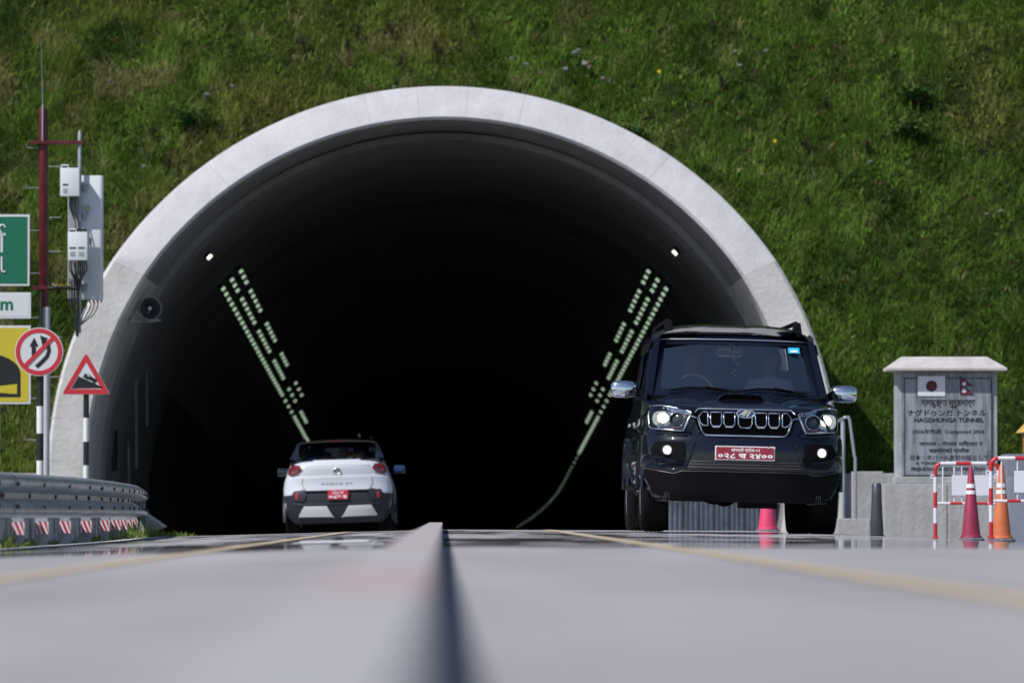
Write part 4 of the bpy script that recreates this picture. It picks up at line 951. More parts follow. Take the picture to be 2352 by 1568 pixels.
mb = MB(); mb.lathe([(0.12, -0.03), (0.12, 0.012), (0.095, 0.02)], n=18); mb.build('foot', M_DARK, bp_)
# corrugated barrier seen below the black car
rb = empty('crash_barrier', P(1640, 1225, 86)); tag(rb, 'grey ribbed steel barrier seen under the black car', 'barrier')
for k in range(6):
    mb = MB(); rings = []
    for i in range(25):
        x = -0.70 + 0.24 * k + 0.23 * i / 24; off = 0.02 * (1 if (i // 4) % 2 else -1); rings.append([(x, off + x * 0.6, -0.35), (x, off + x * 0.6, 0.55), (x, off + x * 0.6 + 0.012, 0.55), (x, off + x * 0.6 + 0.012, -0.35)])
    mb.loft(rings, cap=True); mb.build('sheet', M_GALVM, rb)
mb = MB(); mb.tube([(-0.75, -0.5, 0.55), (0.8, 0.45, 0.55)], 0.045, 10); mb.build('top_rail', M_GALV, rb, smooth=50)

# pedestrian barricades: red and white tube frame, each colour band a part
M_TRED = mat('tube_red', (0.46, 0.02, 0.03), 0.4); M_TWHT = mat('tube_white', (0.66, 0.65, 0.70), 0.4)
def banded_tube(root, path, r, bands, start=0):
    """cuts a polyline into bands of given lengths, alternating colours"""
    P_ = [Vector(p) for p in path]; L = [0]
    for a, b in zip(P_[:-1], P_[1:]): L.append(L[-1] + (b - a).length)
    def at(s):
        for i in range(len(P_) - 1):
            if s <= L[i + 1] + 1e-9: t = (s - L[i]) / max(1e-9, L[i + 1] - L[i]); return P_[i].lerp(P_[i + 1], t)
        return P_[-1]
    s = 0; k = start
    while s < L[-1] - 1e-4:
        e = min(L[-1], s + bands); mids = [x for x in L if s + 1e-4 < x < e - 1e-4]
        mb = MB(); mb.tube([at(s)] + [at(x) for x in mids] + [at(e)], r, 10); mb.build('tube_band', M_TRED if k % 2 else M_TWHT, root, smooth=50); s = e; k += 1
def barricade(Y, xl, w, pt, pb, lab, rot=0.0):
    qq = mpp(Y); p = P(xl, 0, Y); zb = zr(5.5, Y); h = CAMZ + (1181 - pt) * qq - zb; e = empty('barricade', (p.x, Y, zb), (0, 0, rot)); tag(e, lab, 'barricade', 'red and white barricades at the right')
    r = 0.024; c = 0.085
    path = [(0, 0, 0)] + [(c - c * math.cos(a), 0, h - c + c * math.sin(a)) for a in [PI / 2 * k / 5 for k in range(6)]] + [(w - c + c * math.sin(a), 0, h - c + c * math.cos(a)) for a in [PI / 2 * k / 5 for k in range(6)]] + [(w, 0, 0)]
    banded_tube(e, path, r, 0.19, 1); banded_tube(e, [(0.026, 0, h * 0.47), (w - 0.026, 0, h * 0.47)], 0.018, 0.155, 0)
    for x in (0.12 * w, 0.30 * w, 0.42 * w, 0.60 * w, 0.90 * w):
        mb = MB(); mb.tube([(x, 0.0, h * 0.475), (x, 0.0, h - 0.012)], 0.009, 8); mb.build('upright', M_TWHT, e, smooth=50)
    mb = MB(); mb.box((w * 0.56, -0.018, h * 0.71), (w * 0.60, 0.008, h * 0.27), ch=0.003); mb.build('board', M_TWHT, e)
    for x in (0, w):
        mb = MB(); mb.tube([(x, -0.22, 0.012), (x, 0.22, 0.012)], 0.02, 8); mb.build('foot', M_TRED, e, smooth=50)
        mb = MB(); mb.lathe([(0.014, -0.006), (0.03, -0.006), (0.03, 0.006), (0.014, 0.006)], (x - 0.035, -0.01, h - 0.16), axis='y', n=14, cap=False); mb.build('eyelet', M_TWHT, e)
barricade(70.0, 2149, 0.78, 1064, 1232, 'tube barricade behind the dark red cone, farther from the right edge')
barricade(64.0, 2277, 1.0, 1052, 1236, 'tube barricade cut by the right edge, in front of the orange cone')

# traffic cones
def cone(px, Y, H, lab, c1, band_col, faded=0.0, group='traffic cones on the right'):
    p = P(px, 0, Y); e = empty('traffic_cone', (p.x, Y, zr(p.x, Y))); tag(e, lab, 'cone', group)
    def rr(t): return 0.118 + (0.026 - 0.118) * t
    mb = MB(); mb.lathe([(rr(0), 0.03), (rr(1) , H * 0.985), (rr(1) * 0.75, H), (0.012, H)], n=28); b = mb.build('cone_body', c1, e, smooth=40)
    for t0, t1 in ((0.615, 0.665), (0.70, 0.755)):
        mb = MB(); z0, z1 = 0.03 + t0 * (H - 0.03), 0.03 + t1 * (H - 0.03); mb.lathe([(rr(t0) + 0.003, z0), (rr(t1) + 0.003, z1)], n=28, cap=False); mb.build('reflective_band', band_col, e, smooth=40)
    mb = MB(); mb.lathe([(0.16, 0.0), (0.165, 0.03), (0.13, 0.05), (0.119, 0.052)], n=8); mb.build('base', M_CBASE, e, bevel=0.004)
    mb = MB(); mb.lathe([(rr(0) + 0.012, 0.05), (rr(0) + 0.006, 0.075), (rr(0.05) + 0.001, 0.08)], n=28, cap=False); mb.build('collar', c1, e, smooth=40)
M_CBASE = mat('cone_base_rubber', (0.12, 0.125, 0.14), 0.8)
M_CRED = mat('cone_dark_red', (0.27, 0.022, 0.060), 0.5, var=0.15, vscale=5); M_CORA = mat('cone_orange', (0.52, 0.13, 0.045), 0.55, var=0.15, vscale=6); M_CPNK = mat('cone_pink_red', (0.60, 0.045, 0.12), 0.5)
cone(2231, 68.0, 0.905, 'dark red traffic cone with two white bands before a barricade', M_CRED, M_WHITE)
cone(2301, 66.0, 0.90, 'faded orange traffic cone with two white bands behind a barricade', M_CORA, M_WHITE)
cone(1763, 71.0, 0.90, 'pinkish red traffic cone showing under the black car', M_CPNK, M_WHITE)

# ------------------------------------------------------------------ vehicle helpers
def plan_ring(z, w, yf, af, nf, yr, ar, nr, N=16):
    """outline of a car body at one height: front at yf, rear at yr, rounded corners"""
    pts = []
    for k in range(N + 1):
        t = PI * k / N; c, s = math.cos(t), math.sin(t)
        pts.append((-w * math.copysign(abs(c) ** (2 / nf), c), yf + af * (1 - abs(s) ** (2 / nf)), z))
    for k in range(N + 1):
        t = PI * k / N; c, s = math.cos(t), math.sin(t)
        pts.append((w * math.copysign(abs(c) ** (2 / nr), c), yr - ar * (1 - abs(s) ** (2 / nr)), z))
    return pts
class Face:
    """the curved front (or rear) face described by levels (z, half width, y at the middle)"""
    def __init__(s, levels, a, n): s.L = levels; s.a = a; s.n = n
    def y(s, x, z):
        L = s.L
        if z <= L[0][0]: w, yf = L[0][1:3]
        elif z >= L[-1][0]: w, yf = L[-1][1:3]
        else:
            for (z0, w0, y0), (z1, w1, y1) in zip(L[:-1], L[1:]):
                if z <= z1: t = (z - z0) / (z1 - z0); w = w0 + (w1 - w0) * t; yf = y0 + (y1 - y0) * t; break
        u = min(1.0, abs(x) / w) ** s.n
        return yf + s.a * (1 - (1 - u) ** (1 / s.n))
    def panel(s, mb, pts, off, thick, mi=0, step=0.04):
        """x-monotone polygon laid on the face as a closed plate whose front stands off the face"""
        xs = sorted(set([p[0] for p in pts])); X = []
        for a, b in zip(xs[:-1], xs[1:]):
            k = max(1, int(math.ceil((b - a) / step))); X += [a + (b - a) * i / k for i in range(k)]
        X.append(xs[-1]); cols = []
        n = len(pts)
        for x in X:
            zs = []; xe = min(max(x, xs[0] + 1e-5), xs[-1] - 1e-5)
            for i in range(n):
                (x0, z0), (x1, z1) = pts[i], pts[(i + 1) % n]
                if (x0 - xe) * (x1 - xe) < 0 or x0 == xe: zs.append(z0 + (z1 - z0) * (xe - x0) / (x1 - x0) if x1 != x0 else z0)
            if len(zs) < 2: zs = zs * 2
            cols.append((x, min(zs), max(zs)))
        rings = []; m = 5
        for x, z0, z1 in cols:
            f = [(x, s.y(x, z0 + (z1 - z0) * k / m) - off, z0 + (z1 - z0) * k / m) for k in range(m + 1)]
            rings.append(f + [(a, b + thick, c) for a, b, c in reversed(f)])
        mb.loft(rings, cap=True, mi=mi)
    def tube(s, mb, pts, r, off, closed=False, n=6, mi=0, step=0.04):
        out = []; seq = list(pts) + ([pts[0]] if closed else [])
        for (x0, z0), (x1, z1) in zip(seq[:-1], seq[1:]):
            L = math.hypot(x1 - x0, z1 - z0); k = max(1, int(math.ceil(L / step)))
            for i in range(k): t = i / k; out.append((x0 + (x1 - x0) * t, z0 + (z1 - z0) * t))
        if not closed: out.append(seq[-1])
        mb.tube([(x, s.y(x, z) - off, z) for x, z in out], r, n, closed=closed, mi=mi)
def cut(o, cutters):
    """boolean difference, applied"""
    cs = []
    for me in cutters:
        c = bpy.data.objects.new('cutter', me); COL.objects.link(c); cs.append(c)
        m = o.modifiers.new('cut', 'BOOLEAN'); m.object = c; m.operation = 'DIFFERENCE'; m.solver = 'EXACT'
    bpy.context.view_layer.update(); dg = bpy.context.evaluated_depsgraph_get()
    me = bpy.data.meshes.new_from_object(o.evaluated_get(dg)); o.modifiers.clear(); o.data = me
    for c in cs: bpy.data.objects.remove(c)
    me.polygons.foreach_set('use_smooth', [True] * len(me.polygons)); me.set_sharp_from_angle(angle=R(32))
def wheel(root, x, y, r, w, rim_mat, side):
    e = empty('wheel', (x, y, r)); e.parent = root
    mb = MB(); h = w / 2
    mb.lathe([(r * 0.62, -h * 0.9), (r * 0.80, -h), (r * 0.95, -h * 0.93), (r * 0.985, -h * 0.80), (r, -h * 0.72), (r, h * 0.72), (r * 0.985, h * 0.80), (r * 0.95, h * 0.93), (r * 0.80, h), (r * 0.62, h * 0.9)], axis='x', n=40)
    for g_ in (-0.45, -0.15, 0.15, 0.45): mb.lathe([(r * 1.004, h * (g_ - 0.10)), (r * 1.012, h * (g_ - 0.08)), (r * 1.012, h * (g_ + 0.08)), (r * 1.004, h * (g_ + 0.10))], axis='x', n=40, cap=False)
    mb.build('tyre', M_TYRE, e, smooth=35)
    mb = MB(); mb.lathe([(r * 0.60, side * h * 0.92), (r * 0.57, side * h * 0.80), (r * 0.50, side * h * 0.5)], axis='x', n=32, cap=False); mb.lathe([(0.03, side * h * 0.88), (0.06, side * h * 0.82), (0.07, side * h * 0.5)], axis='x', n=18)
    for k in range(5):
        a = 2 * PI * k / 5; c, s_ = math.cos(a), math.sin(a); M = Matrix.Rotation(a, 3, 'X'); mb.box(M @ Vector((side * h * 0.75, r * 0.31, 0)), (0.025, r * 0.56, 0.055), 0, M)
    mb.build('rim', rim_mat, e, smooth=35); return e
def band(mb, outer, inner, thick):
    """frame between two closed loops (same length) with thickness along +y"""
    rings = []
    for a, b in zip(outer, inner):
        a, b = Vector(a), Vector(b); d = Vector((0, thick, 0)); rings.append([a, b, b + d, a + d])
    mb.loft(rings, path_closed=True)

# ------------------------------------------------------------------ black SUV, facing the camera
YSUV = 51.3
suv = empty('black_suv', (2.70, YSUV, zr(2.70, YSUV) + 0.022), (0, R(1.25), R(0.9)))
tag(suv, 'black SUV with seven-slot chrome grille and lit headlamps coming out of the tunnel', 'car')
LV = [(0.27, 0.795, 0.12), (0.30, 0.825, 0.085), (0.40, 0.880, 0.05), (0.52, 0.905, 0.022), (0.555, 0.908, 0.012), (0.57, 0.912, 0.0), (0.70, 0.915, -0.006), (0.80, 0.914, 0.004), (0.855, 0.908, 0.026), (0.875, 0.890, 0.05), (0.90, 0.880, 0.062), (1.0, 0.876, 0.085), (1.06, 0.868, 0.11), (1.09, 0.85, 0.15)]
AF, NF = 0.44, 2.5
F = Face(LV, AF, NF)
mb = MB(); mb.loft([plan_ring(z, w, yf, AF, NF, 4.42 - (0.02 if z < 0.5 else 0), 0.22, 3.4, 20) for z, w, yf in LV], cap=True)
body = mb.build('body', M_SUV, suv, smooth=32)
cyls = []
for x in (-0.92, 0.92):
    for y_ in (0.86, 3.53):
        c_ = MB(); c_.lathe([(0.435, x - 0.30), (0.435, x + 0.30)], (0, y_, 0.375), axis='x', n=40); cyls.append(c_.mesh('cutter', M_DARK))
under = MB(); under.box((0, 2.3, 0.2), (1.16, 3.9, 0.40)); cyls.append(under.mesh('cutter', M_DARK))
cut(body, cyls)
mb = MB(); mb.box((0, 2.4, 0.52), (1.12, 3.5, 0.18)); mb.build('floor_pan', M_DARK, suv)
for x in (-1, 1):
    for y_ in (0.86, 3.53):
        mb = MB(); rings = []
        for k in range(25):
            a = PI * k / 24; rings.append([(x * 0.90, y_ + 0.435 * math.cos(a), 0.375 + 0.435 * math.sin(a)), (x * 0.922, y_ + 0.440 * math.cos(a), 0.375 + 0.440 * math.sin(a)), (x * 0.922, y_ + 0.475 * math.cos(a), 0.375 + 0.495 * math.sin(a)), (x * 0.90, y_ + 0.49 * math.cos(a), 0.375 + 0.49 * math.sin(a))])
        mb.loft(rings, cap=True); mb.build('wheel_arch', M_SUV, suv, smooth=40)
        mb = MB(); rings = [[(x * q, y_ + 0.43 * math.cos(PI * k / 16), 0.375 + 0.43 * math.sin(PI * k / 16)) for q in (0.5, 0.9)] for k in range(17)]; mb.loft(rings, ring_closed=False); mb.build('wheel_liner', M_DARK, suv, fix=False)
for x in (-1, 1):
    for y_ in (0.86, 3.53): wheel(suv, x * 0.775, y_, 0.378, 0.245, M_SATIN, x).location.z = 0.362
mb = MB(); mb.tube([(-0.7, 3.53, 0.36), (0.7, 3.53, 0.36)], 0.05, 10); mb.ball((0.05, 3.53, 0.37), (0.14, 0.14, 0.14)); mb.build('rear_axle', M_DARK, suv, smooth=40)
mb = MB(); mb.box((0.17, 0.75, 0.25), (0.335, 0.5, 0.075), ch=0.015); mb.build('skid_plate', M_DARK, suv)
mb = MB(); mb.ball((-0.20, 0.9, 0.30), (0.13, 0.12, 0.06)); mb.build('sump', M_DARK, suv, smooth=40)
# lower bumper in matt black plastic
sk = [(-0.895, 0.545), (-0.64, 0.505), (-0.56, 0.528), (0.56, 0.528), (0.64, 0.505), (0.895, 0.545), (0.885, 0.47), (0.84, 0.39), (0.80, 0.28), (0.58, 0.262), (-0.58, 0.262), (-0.80, 0.28), (-0.84, 0.39), (-0.885, 0.47)]
mb = MB(); F.panel(mb, sk, 0.012, 0.05); low = mb.build('lower_bumper', M_DARK, suv, smooth=35)
mb = MB(); F.tube(mb, [(-0.905, 0.555), (-0.64, 0.512), (-0.56, 0.535), (0.56, 0.535), (0.64, 0.512), (0.905, 0.555)], 0.003, 0.014); mb.build('trim_line', M_SLAT, low)
for sx in (-1, 1):
    mb = MB(); F.tube(mb, [(sx * 0.885, 0.46), (sx * 0.84, 0.385), (sx * 0.80, 0.272), (sx * 0.58, 0.257)], 0.005, 0.015); mb.build('lip_edge', M_SLAT, low)
    for dx in (0.0, 0.028, 0.05):
        mb = MB(); F.tube(mb, [(sx * (0.665 + dx), 0.275), (sx * (0.67 + dx * 0.6), 0.34)], 0.004, 0.014); mb.build('scuff_rib', M_SLAT, low)
# lower grille with slats
lg = [(-0.50, 0.645), (0.50, 0.645), (0.535, 0.548), (-0.535, 0.548)]
mb = MB(); F.panel(mb, lg, 0.004, 0.03); lgo = mb.build('lower_grille', M_BLACK, suv)
for z_ in (0.625, 0.600, 0.574):
    h = 0.50 + (0.645 - z_) * 0.36; mb = MB(); F.tube(mb, [(-h + 0.012, z_), (h - 0.012, z_)], 0.0045, 0.010); mb.build('slat', M_SLAT, lgo, smooth=50)
for sx in (-1, 1):
    mb = MB(); F.tube(mb, [(sx * 0.46, 0.80), (sx * 0.505, 0.645), (sx * 0.545, 0.545)], 0.016, 0.0); mb.build('bumper_crease', M_SUV, suv, smooth=60)
# number plate
mb = MB(); F.panel(mb, [(-0.272, 0.768), (0.268, 0.768), (0.268, 0.640), (-0.272, 0.640)], 0.028, 0.012, step=0.6); plt = mb.build('license_plate', M_PLATEW, suv, bevel=0.003)
py_ = F.y(0.27, 0.70) - 0.029
mb = MB(); mb.box((-0.002, py_ - 0.0045, 0.704), (0.522, 0.004, 0.110)); mb.build('plate_field', M_PLATE, plt, bevel=0.001)
text_mesh('lettering', 'बागमती प्रदेश-०१', -0.128, 0.132, 0.708, 0.754, py_ - 0.0085, M_PLATEW, plt, 0.012)
text_mesh('lettering', '०२८ च २४००', -0.246, 0.248, 0.656, 0.702, py_ - 0.0085, M_PLATEW, plt, 0.03)
for x_ in (-0.21, 0.21):
    mb = MB(); mb.lathe([(0.010, 0), (0.008, -0.006), (0.0, -0.007)], (x_, py_ - 0.007, 0.757), axis='y', n=10); mb.build('screw', M_SATIN, plt)
# upper grille: black opening, chrome frame, mesh and seven chrome slots
gr = [(-0.475, 1.045), (-0.425, 1.098), (0.425, 1.098), (0.475, 1.045), (0.40, 0.875), (0.37, 0.865), (-0.37, 0.865), (-0.40, 0.875)]
mb = MB(); F.panel(mb, gr, 0.010, 0.03); gro = mb.build('grille', mat('grille_void', (0.002, 0.002, 0.002), 1.0, spec=0.0), suv)
mb = MB(); F.tube(mb, [(-0.50, 1.035), (-0.43, 1.015), (-0.385, 0.885), (-0.355, 0.862), (0.355, 0.862), (0.385, 0.885), (0.43, 1.015), (0.50, 1.035)], 0.0075, 0.018); mb.build('grille_frame', M_CHROME, gro, smooth=60)
mb = MB(); F.tube(mb, [(-0.455, 1.065), (-0.42, 1.103), (0.42, 1.103), (0.455, 1.065)], 0.006, 0.018); mb.build('grille_frame', M_SATIN, gro, smooth=60)
mb = MB()
for r_ in range(9):
    z_ = 0.885 + r_ * 0.023; hw = 0.39 + (z_ - 0.885) * 0.28; x = -hw; k = 0
    pts = []
    while x < hw: pts.append((x, z_ + (0.009 if k % 2 else -0.004))); x += 0.045; k += 1
    F.tube(mb, pts, 0.0030, 0.013, n=4)
mb.build('mesh', mat('grille_mesh', (0.005, 0.005, 0.006), 0.8, spec=0.05), gro)
def slot(cx, kind):
    w, zt, zb = 0.050, 1.072, 0.942
    if kind == 0: pts = [(-w, zt), (w, zt), (w * 0.96, zb + 0.03), (w * 0.62, zb), (-w * 0.62, zb), (-w * 0.96, zb + 0.03)]
    elif kind == 9: pts = [(-w * 1.28, zt - 0.03), (-w * 1.22, zb + 0.025), (-w * 0.8, zb - 0.008), (w * 0.8, zb - 0.008), (w * 1.22, zb + 0.025), (w * 1.28, zt - 0.03)]
    else: pts = [(kind * -w * 0.75, zt), (kind * w * 0.15, zt), (kind * w * 0.85, zt - 0.042), (kind * w * 0.60, zb + 0.035), (kind * w * 0.05, zb + 0.008), (kind * -w * 0.75, zb + 0.008)]
    return [(cx + a, b) for a, b in pts]
for cx_s, kd in ((-0.375, -1), (-0.262, 0), (-0.143, 0), (0.0, 9), (0.143, 0), (0.262, 0), (0.375, 1)):
    mb = MB(); pts = slot(cx_s, kd); F.tube(mb, pts, 0.0062, 0.022, closed=(kd != 9)); so = mb.build('grille_slot', M_CHROME, gro, smooth=60)
    zl = sorted(pts, key=lambda p: p[1])[:2]; mb = MB(); F.tube(mb, zl, 0.0095, 0.024); mb.build('slot_foot', M_CHROME, so, smooth=60)
# oval emblem with three rising strokes
mb = MB(); yb = F.y(0, 1.06) - 0.035
mb.prism_xz([(0.082 * math.cos(2 * PI * k / 40) + 0.004, 1.064 + 0.040 * math.sin(2 * PI * k / 40)) for k in range(40)], yb, yb + 0.02); em = mb.build('emblem', mat('emblem_blue', (0.03, 0.07, 0.16), 0.25), suv, bevel=0.003)
mb = MB(); mb.tube([(0.080 * math.cos(2 * PI * k / 40) + 0.004, yb - 0.002, 1.064 + 0.038 * math.sin(2 * PI * k / 40)) for k in range(40)], 0.0065, 8, closed=True); mb.build('emblem_rim', M_CHROME, em, smooth=60)
for pts in (((-0.062, 1.047), (-0.02, 1.058), (0.012, 1.092), (0.0, 1.096), (-0.03, 1.070)), ((-0.028, 1.040), (-0.012, 1.040), (0.030, 1.092), (0.018, 1.095)), ((0.005, 1.036), (0.020, 1.036), (0.052, 1.083), (0.040, 1.090))):
    mb = MB(); mb.prism_xz(pts, yb - 0.006, yb - 0.001); mb.build('emblem_stroke', M_CHROME, em)
# headlights
def headlight(sx):
    def X(pts): return [(sx * a, b) for a, b in pts]
    out = X([(0.485, 1.066), (0.60, 1.098), (0.75, 1.125), (0.845, 1.118), (0.858, 1.03), (0.852, 0.935), (0.835, 0.918), (0.555, 0.895)])
    mb = MB(); F.panel(mb, out, 0.008, 0.05); h = mb.build('headlight', mat('lamp_housing', (0.014, 0.014, 0.016), 0.3, metal=0.3), suv, smooth=40)
    mb = MB(); F.tube(mb, out, 0.0085, 0.012, closed=True); mb.build('bezel', M_SATIN, h, smooth=60)
    mb = MB(); F.panel(mb, X([(0.50, 1.060), (0.60, 1.090), (0.75, 1.117), (0.838, 1.110), (0.836, 1.088), (0.75, 1.090), (0.60, 1.066), (0.51, 1.045)]), 0.018, 0.01); st = mb.build('daytime_strip', mat('strip_lens', (0.30, 0.32, 0.36), 0.2, metal=0.6), h, smooth=40)
    for k in range(6):
        x_ = 0.60 + 0.042 * k; mb = MB(); c = (sx * x_, F.y(x_, 1.08) - 0.022, 1.078 + (x_ - 0.6) * 0.13); mb.ball(c, (0.010, 0.006, 0.008), 8, 5); mb.build('diode', M_CHROME, st)
    # high beam bowl that is lit
    cx_l, cz_l = 0.745, 1.005; y0 = F.y(cx_l, cz_l)
    mb = MB(); mb.prism_xz([(sx * (cx_l + 0.087 * math.copysign(abs(math.cos(a)) ** 0.7, math.cos(a))), cz_l + 0.068 * math.copysign(abs(math.sin(a)) ** 0.75, math.sin(a))) for a in [2 * PI * k / 32 for k in range(32)]], y0 - 0.060, y0 - 0.02); bo = mb.build('reflector', mat('reflector_bowl', (0.85, 0.80, 0.72), 0.12, metal=0.9, bump=0.5, bscale=24), h)
    mb = MB(); mb.ball((sx * (cx_l - 0.008), y0 - 0.058, cz_l + 0.006), (0.052, 0.018, 0.046), 18, 10); mb.build('bulb_glow', M_HOT, bo, smooth=60)
    for k in range(7):
        mb = MB(); x_ = cx_l - 0.07 + 0.024 * k; mb.box((sx * x_, y0 - 0.066, cz_l - 0.030 + (0.05 if k % 3 == 0 else 0)), (0.004, 0.014, 0.045)); mb.build('facet_rib', M_CHROME, bo)
    # projector
    px_l, pz_l = 0.618, 0.995; y1 = F.y(px_l, pz_l)
    mb = MB(); mb.lathe([(0.040, -0.055), (0.055, -0.062), (0.062, -0.050), (0.062, -0.01)], (sx * px_l, y1, pz_l), axis='y', n=28); pr = mb.build('projector', M_DARK, h, smooth=40)
    mb = MB(); mb.ball((sx * px_l, y1 - 0.052, pz_l), (0.040, 0.018, 0.040), 18, 10); mb.build('projector_lens', mat('projector_glass', (0.03, 0.03, 0.035), 0.05, coat=1.0), pr, smooth=60)
    mb = MB(); mb.tube([(sx * (px_l + 0.066 * math.cos(a)), y1 - 0.055 + 0.03 * max(0, math.cos(a)) * 0, pz_l + 0.066 * math.sin(a)) for a in [2 * PI * k / 28 for k in range(28)]], 0.007, 6, closed=True); mb.build('projector_ring', M_CHROME, pr, smooth=60)
    mb = MB(); F.panel(mb, X([(0.575, 0.935), (0.65, 0.930), (0.70, 0.913), (0.56, 0.906)]), 0.018, 0.01); mb.build('side_marker', mat('marker_red', (0.09, 0.008, 0.008), 0.3), h)
    mb = MB(); F.panel(mb, out, 0.078, 0.003); mb.build('cover_lens', M_LENS, h, smooth=50)
    # fog lamp in its pocket
    fx, fz = 0.700, 0.722; y2 = F.y(fx, fz)
    mb = MB(); F.panel(mb, X([(0.545, 0.80), (0.80, 0.80), (0.85, 0.72), (0.80, 0.635), (0.58, 0.60), (0.53, 0.66)]), 0.010, 0.03); fo = mb.build('fog_pocket', M_DARK, suv, bevel=0.004)
    mb = MB(); mb.lathe([(0.038, -0.03), (0.046, -0.036), (0.052, -0.02), (0.054, 0.03)], (sx * fx, y2, fz), axis='y', n=28, cap=False); mb.build('fog_bezel', M_BLACK, fo, smooth=40)
    mb = MB(); mb.lathe([(0.0, -0.036), (0.030, -0.033), (0.038, -0.024), (0.038, 0.02)], (sx * fx, y2, fz), axis='y', n=28); fg = mb.build('fog_lamp', M_FOGL, fo, smooth=40)
    mb = MB(); mb.tube([(sx * (fx - 0.022), y2 - 0.037, fz + 0.018), (sx * (fx + 0.006), y2 - 0.038, fz + 0.024), (sx * (fx + 0.02), y2 - 0.037, fz + 0.008)], 0.005, 6); mb.tube([(sx * (fx - 0.022), y2 - 0.037, fz - 0.018), (sx * (fx + 0.01), y2 - 0.037, fz - 0.022)], 0.004, 6); mb.build('lamp_detail', M_ANTD, fg)
    mb = MB(); F.panel(mb, X([(0.60, 0.628), (0.84, 0.672), (0.835, 0.650), (0.62, 0.604)]), 0.030, 0.03); mb.build('pocket_lip', M_SUV, fo, bevel=0.006)
    mb = MB(); F.tube(mb, X([(0.50, 0.872), (0.56, 0.862), (0.84, 0.880), (0.885, 0.89)]), 0.014, 0.0); mb.build('bumper_shoulder', M_SUV, suv, smooth=60)
headlight(-1); headlight(1)
# bonnet
def hz_(x, y):
    v = max(0.0, (y - 0.12) / 1.25); u = abs(x) / 0.87
    z = 1.098 + 0.150 * min(1, v) ** 0.62 - 0.055 * u ** 5
    z += 0.018 * math.exp(-((abs(x) - 0.52) / 0.13) ** 2) * min(1, v * 2.5) + 0.012 * math.exp(-(x / 0.28) ** 4) * min(1, v * 2)
    z -= 0.012 * math.exp(-((abs(x) - 0.36) / 0.035) ** 2) * min(1, v * 3)
    return z
mb = MB(); NU, NVV = 44, 22; rows = []
for j in range(NVV + 1):
    v = j / NVV; row = []
    for i in range(NU + 1):
        x = -0.872 + 1.744 * i / NU; y0 = F.y(x * 0.985, 1.07) - 0.006; y = y0 + (1.46 - y0) * v ** 1.25; z = hz_(x, y)
        if j == 0: z = 1.080
        elif j == 1: z = min(z, 1.098 + 0.02 * abs(x))
        row.append((x, y, z))
    rows.append([(row[0][0] - 0.012, row[0][1] + 0.01, 1.045)] + row + [(row[-1][0] + 0.012, row[-1][1] + 0.01, 1.045)])
mb.loft(rows, ring_closed=False); hood = mb.build('bonnet', M_SUV, suv, smooth=55)
sc = []
mb = MB()
for k in range(13):
    x = -0.235 + 0.47 * k / 12; e_ = 1 - abs(x / 0.235) ** 8; sc.append([(x, 0.66, hz_(x, 0.66) - 0.01), (x * 0.97, 0.66, hz_(x, 0.66) + 0.045 * e_), (x * 0.97, 0.69, hz_(x, 0.66) + 0.058 * e_), (x, 0.98, hz_(x, 0.98) + 0.004)])
mb.loft(sc, ring_closed=False); so = mb.build('bonnet_scoop', M_SUV, suv, smooth=50)
mb = MB(); mb.loft([[(x * 0.92, 0.655, hz_(x, 0.66) + 0.002), (x * 0.92, 0.655, hz_(x, 0.66) + 0.052 * (1 - abs(x / 0.235) ** 8))] for x in [-0.235 + 0.47 * k / 12 for k in range(13)]], ring_closed=False); mb.build('scoop_grille', MATS['grille_void'], so, fix=False)
# windscreen surface; u in -1..1, v in 0..1
def W(u, v, d=0.0): return Vector((u * (0.765 - 0.075 * v), 1.30 + 0.085 * u * u + 0.60 * v - d * 0.62, 1.262 + 0.502 * v - 0.008 * u * u + d * 0.78))
mb = MB(); mb.grid(lambda a, b: W((a * 2 - 1) * 0.985, 0.0 + 0.99 * b), 16, 10); ws = mb.build('windscreen', M_GLASS, suv, smooth=60, fix=False)
def loop(uu, v0, v1, d, n=14, r=0.10):
    pts = []
    for k in range(n): pts.append(W(-uu + 2 * uu * k / n, v0, d))
    for k in range(n): pts.append(W(uu, v0 + (v1 - v0) * k / n, d))
    for k in range(n): pts.append(W(uu - 2 * uu * k / n, v1, d))
    for k in range(n): pts.append(W(-uu, v1 - (v1 - v0) * k / n, d))
    return pts
mb = MB(); band(mb, loop(1.115, -0.10, 1.15, 0.0), loop(0.985, 0.02, 0.985, 0.006), 0.05); mb.build('windscreen_frame', M_SUV, suv, smooth=40)
mb = MB(); band(mb, loop(0.985, 0.0, 0.995, 0.004), loop(0.925, 0.10, 0.945, 0.004), 0.004); mb.build('windscreen_border', mat('frit_black', (0.006, 0.008, 0.016), 0.12), ws)
for u0, v0 in ((-1.03, 0), (1.03, 0)):
    mb = MB(); mb.tube([W(u0, 0.0 + k / 10 * 1.0, 0.022) for k in range(11)], 0.007, 6); mb.build('pillar_trim', M_SATIN, suv, smooth=60)
mb = MB(); mb.tube([W(-1.0 + 2.0 * k / 12, 1.02, 0.018) for k in range(13)], 0.006, 6); mb.build('header_trim', M_SATIN, suv, smooth=60)
mb = MB(); mb.grid(lambda a, b: (0.51 + 0.105 * a, W(0.75, 0.80 + 0.105 * b).y - 0.016, W(0.75, 0.80 + 0.105 * b).z + 0.012), 2, 2); stk = mb.build('sticker', mat('sticker_blue', (0.02, 0.42, 0.62), 0.4), ws, fix=False)
mb = MB(); mb.grid(lambda a, b: (0.53 + 0.065 * a, W(0.75, 0.81 + 0.04 * b).y - 0.020, W(0.75, 0.81 + 0.04 * b).z + 0.015), 2, 2); mb.build('sticker_mark', M_SIGNW, stk, fix=False)
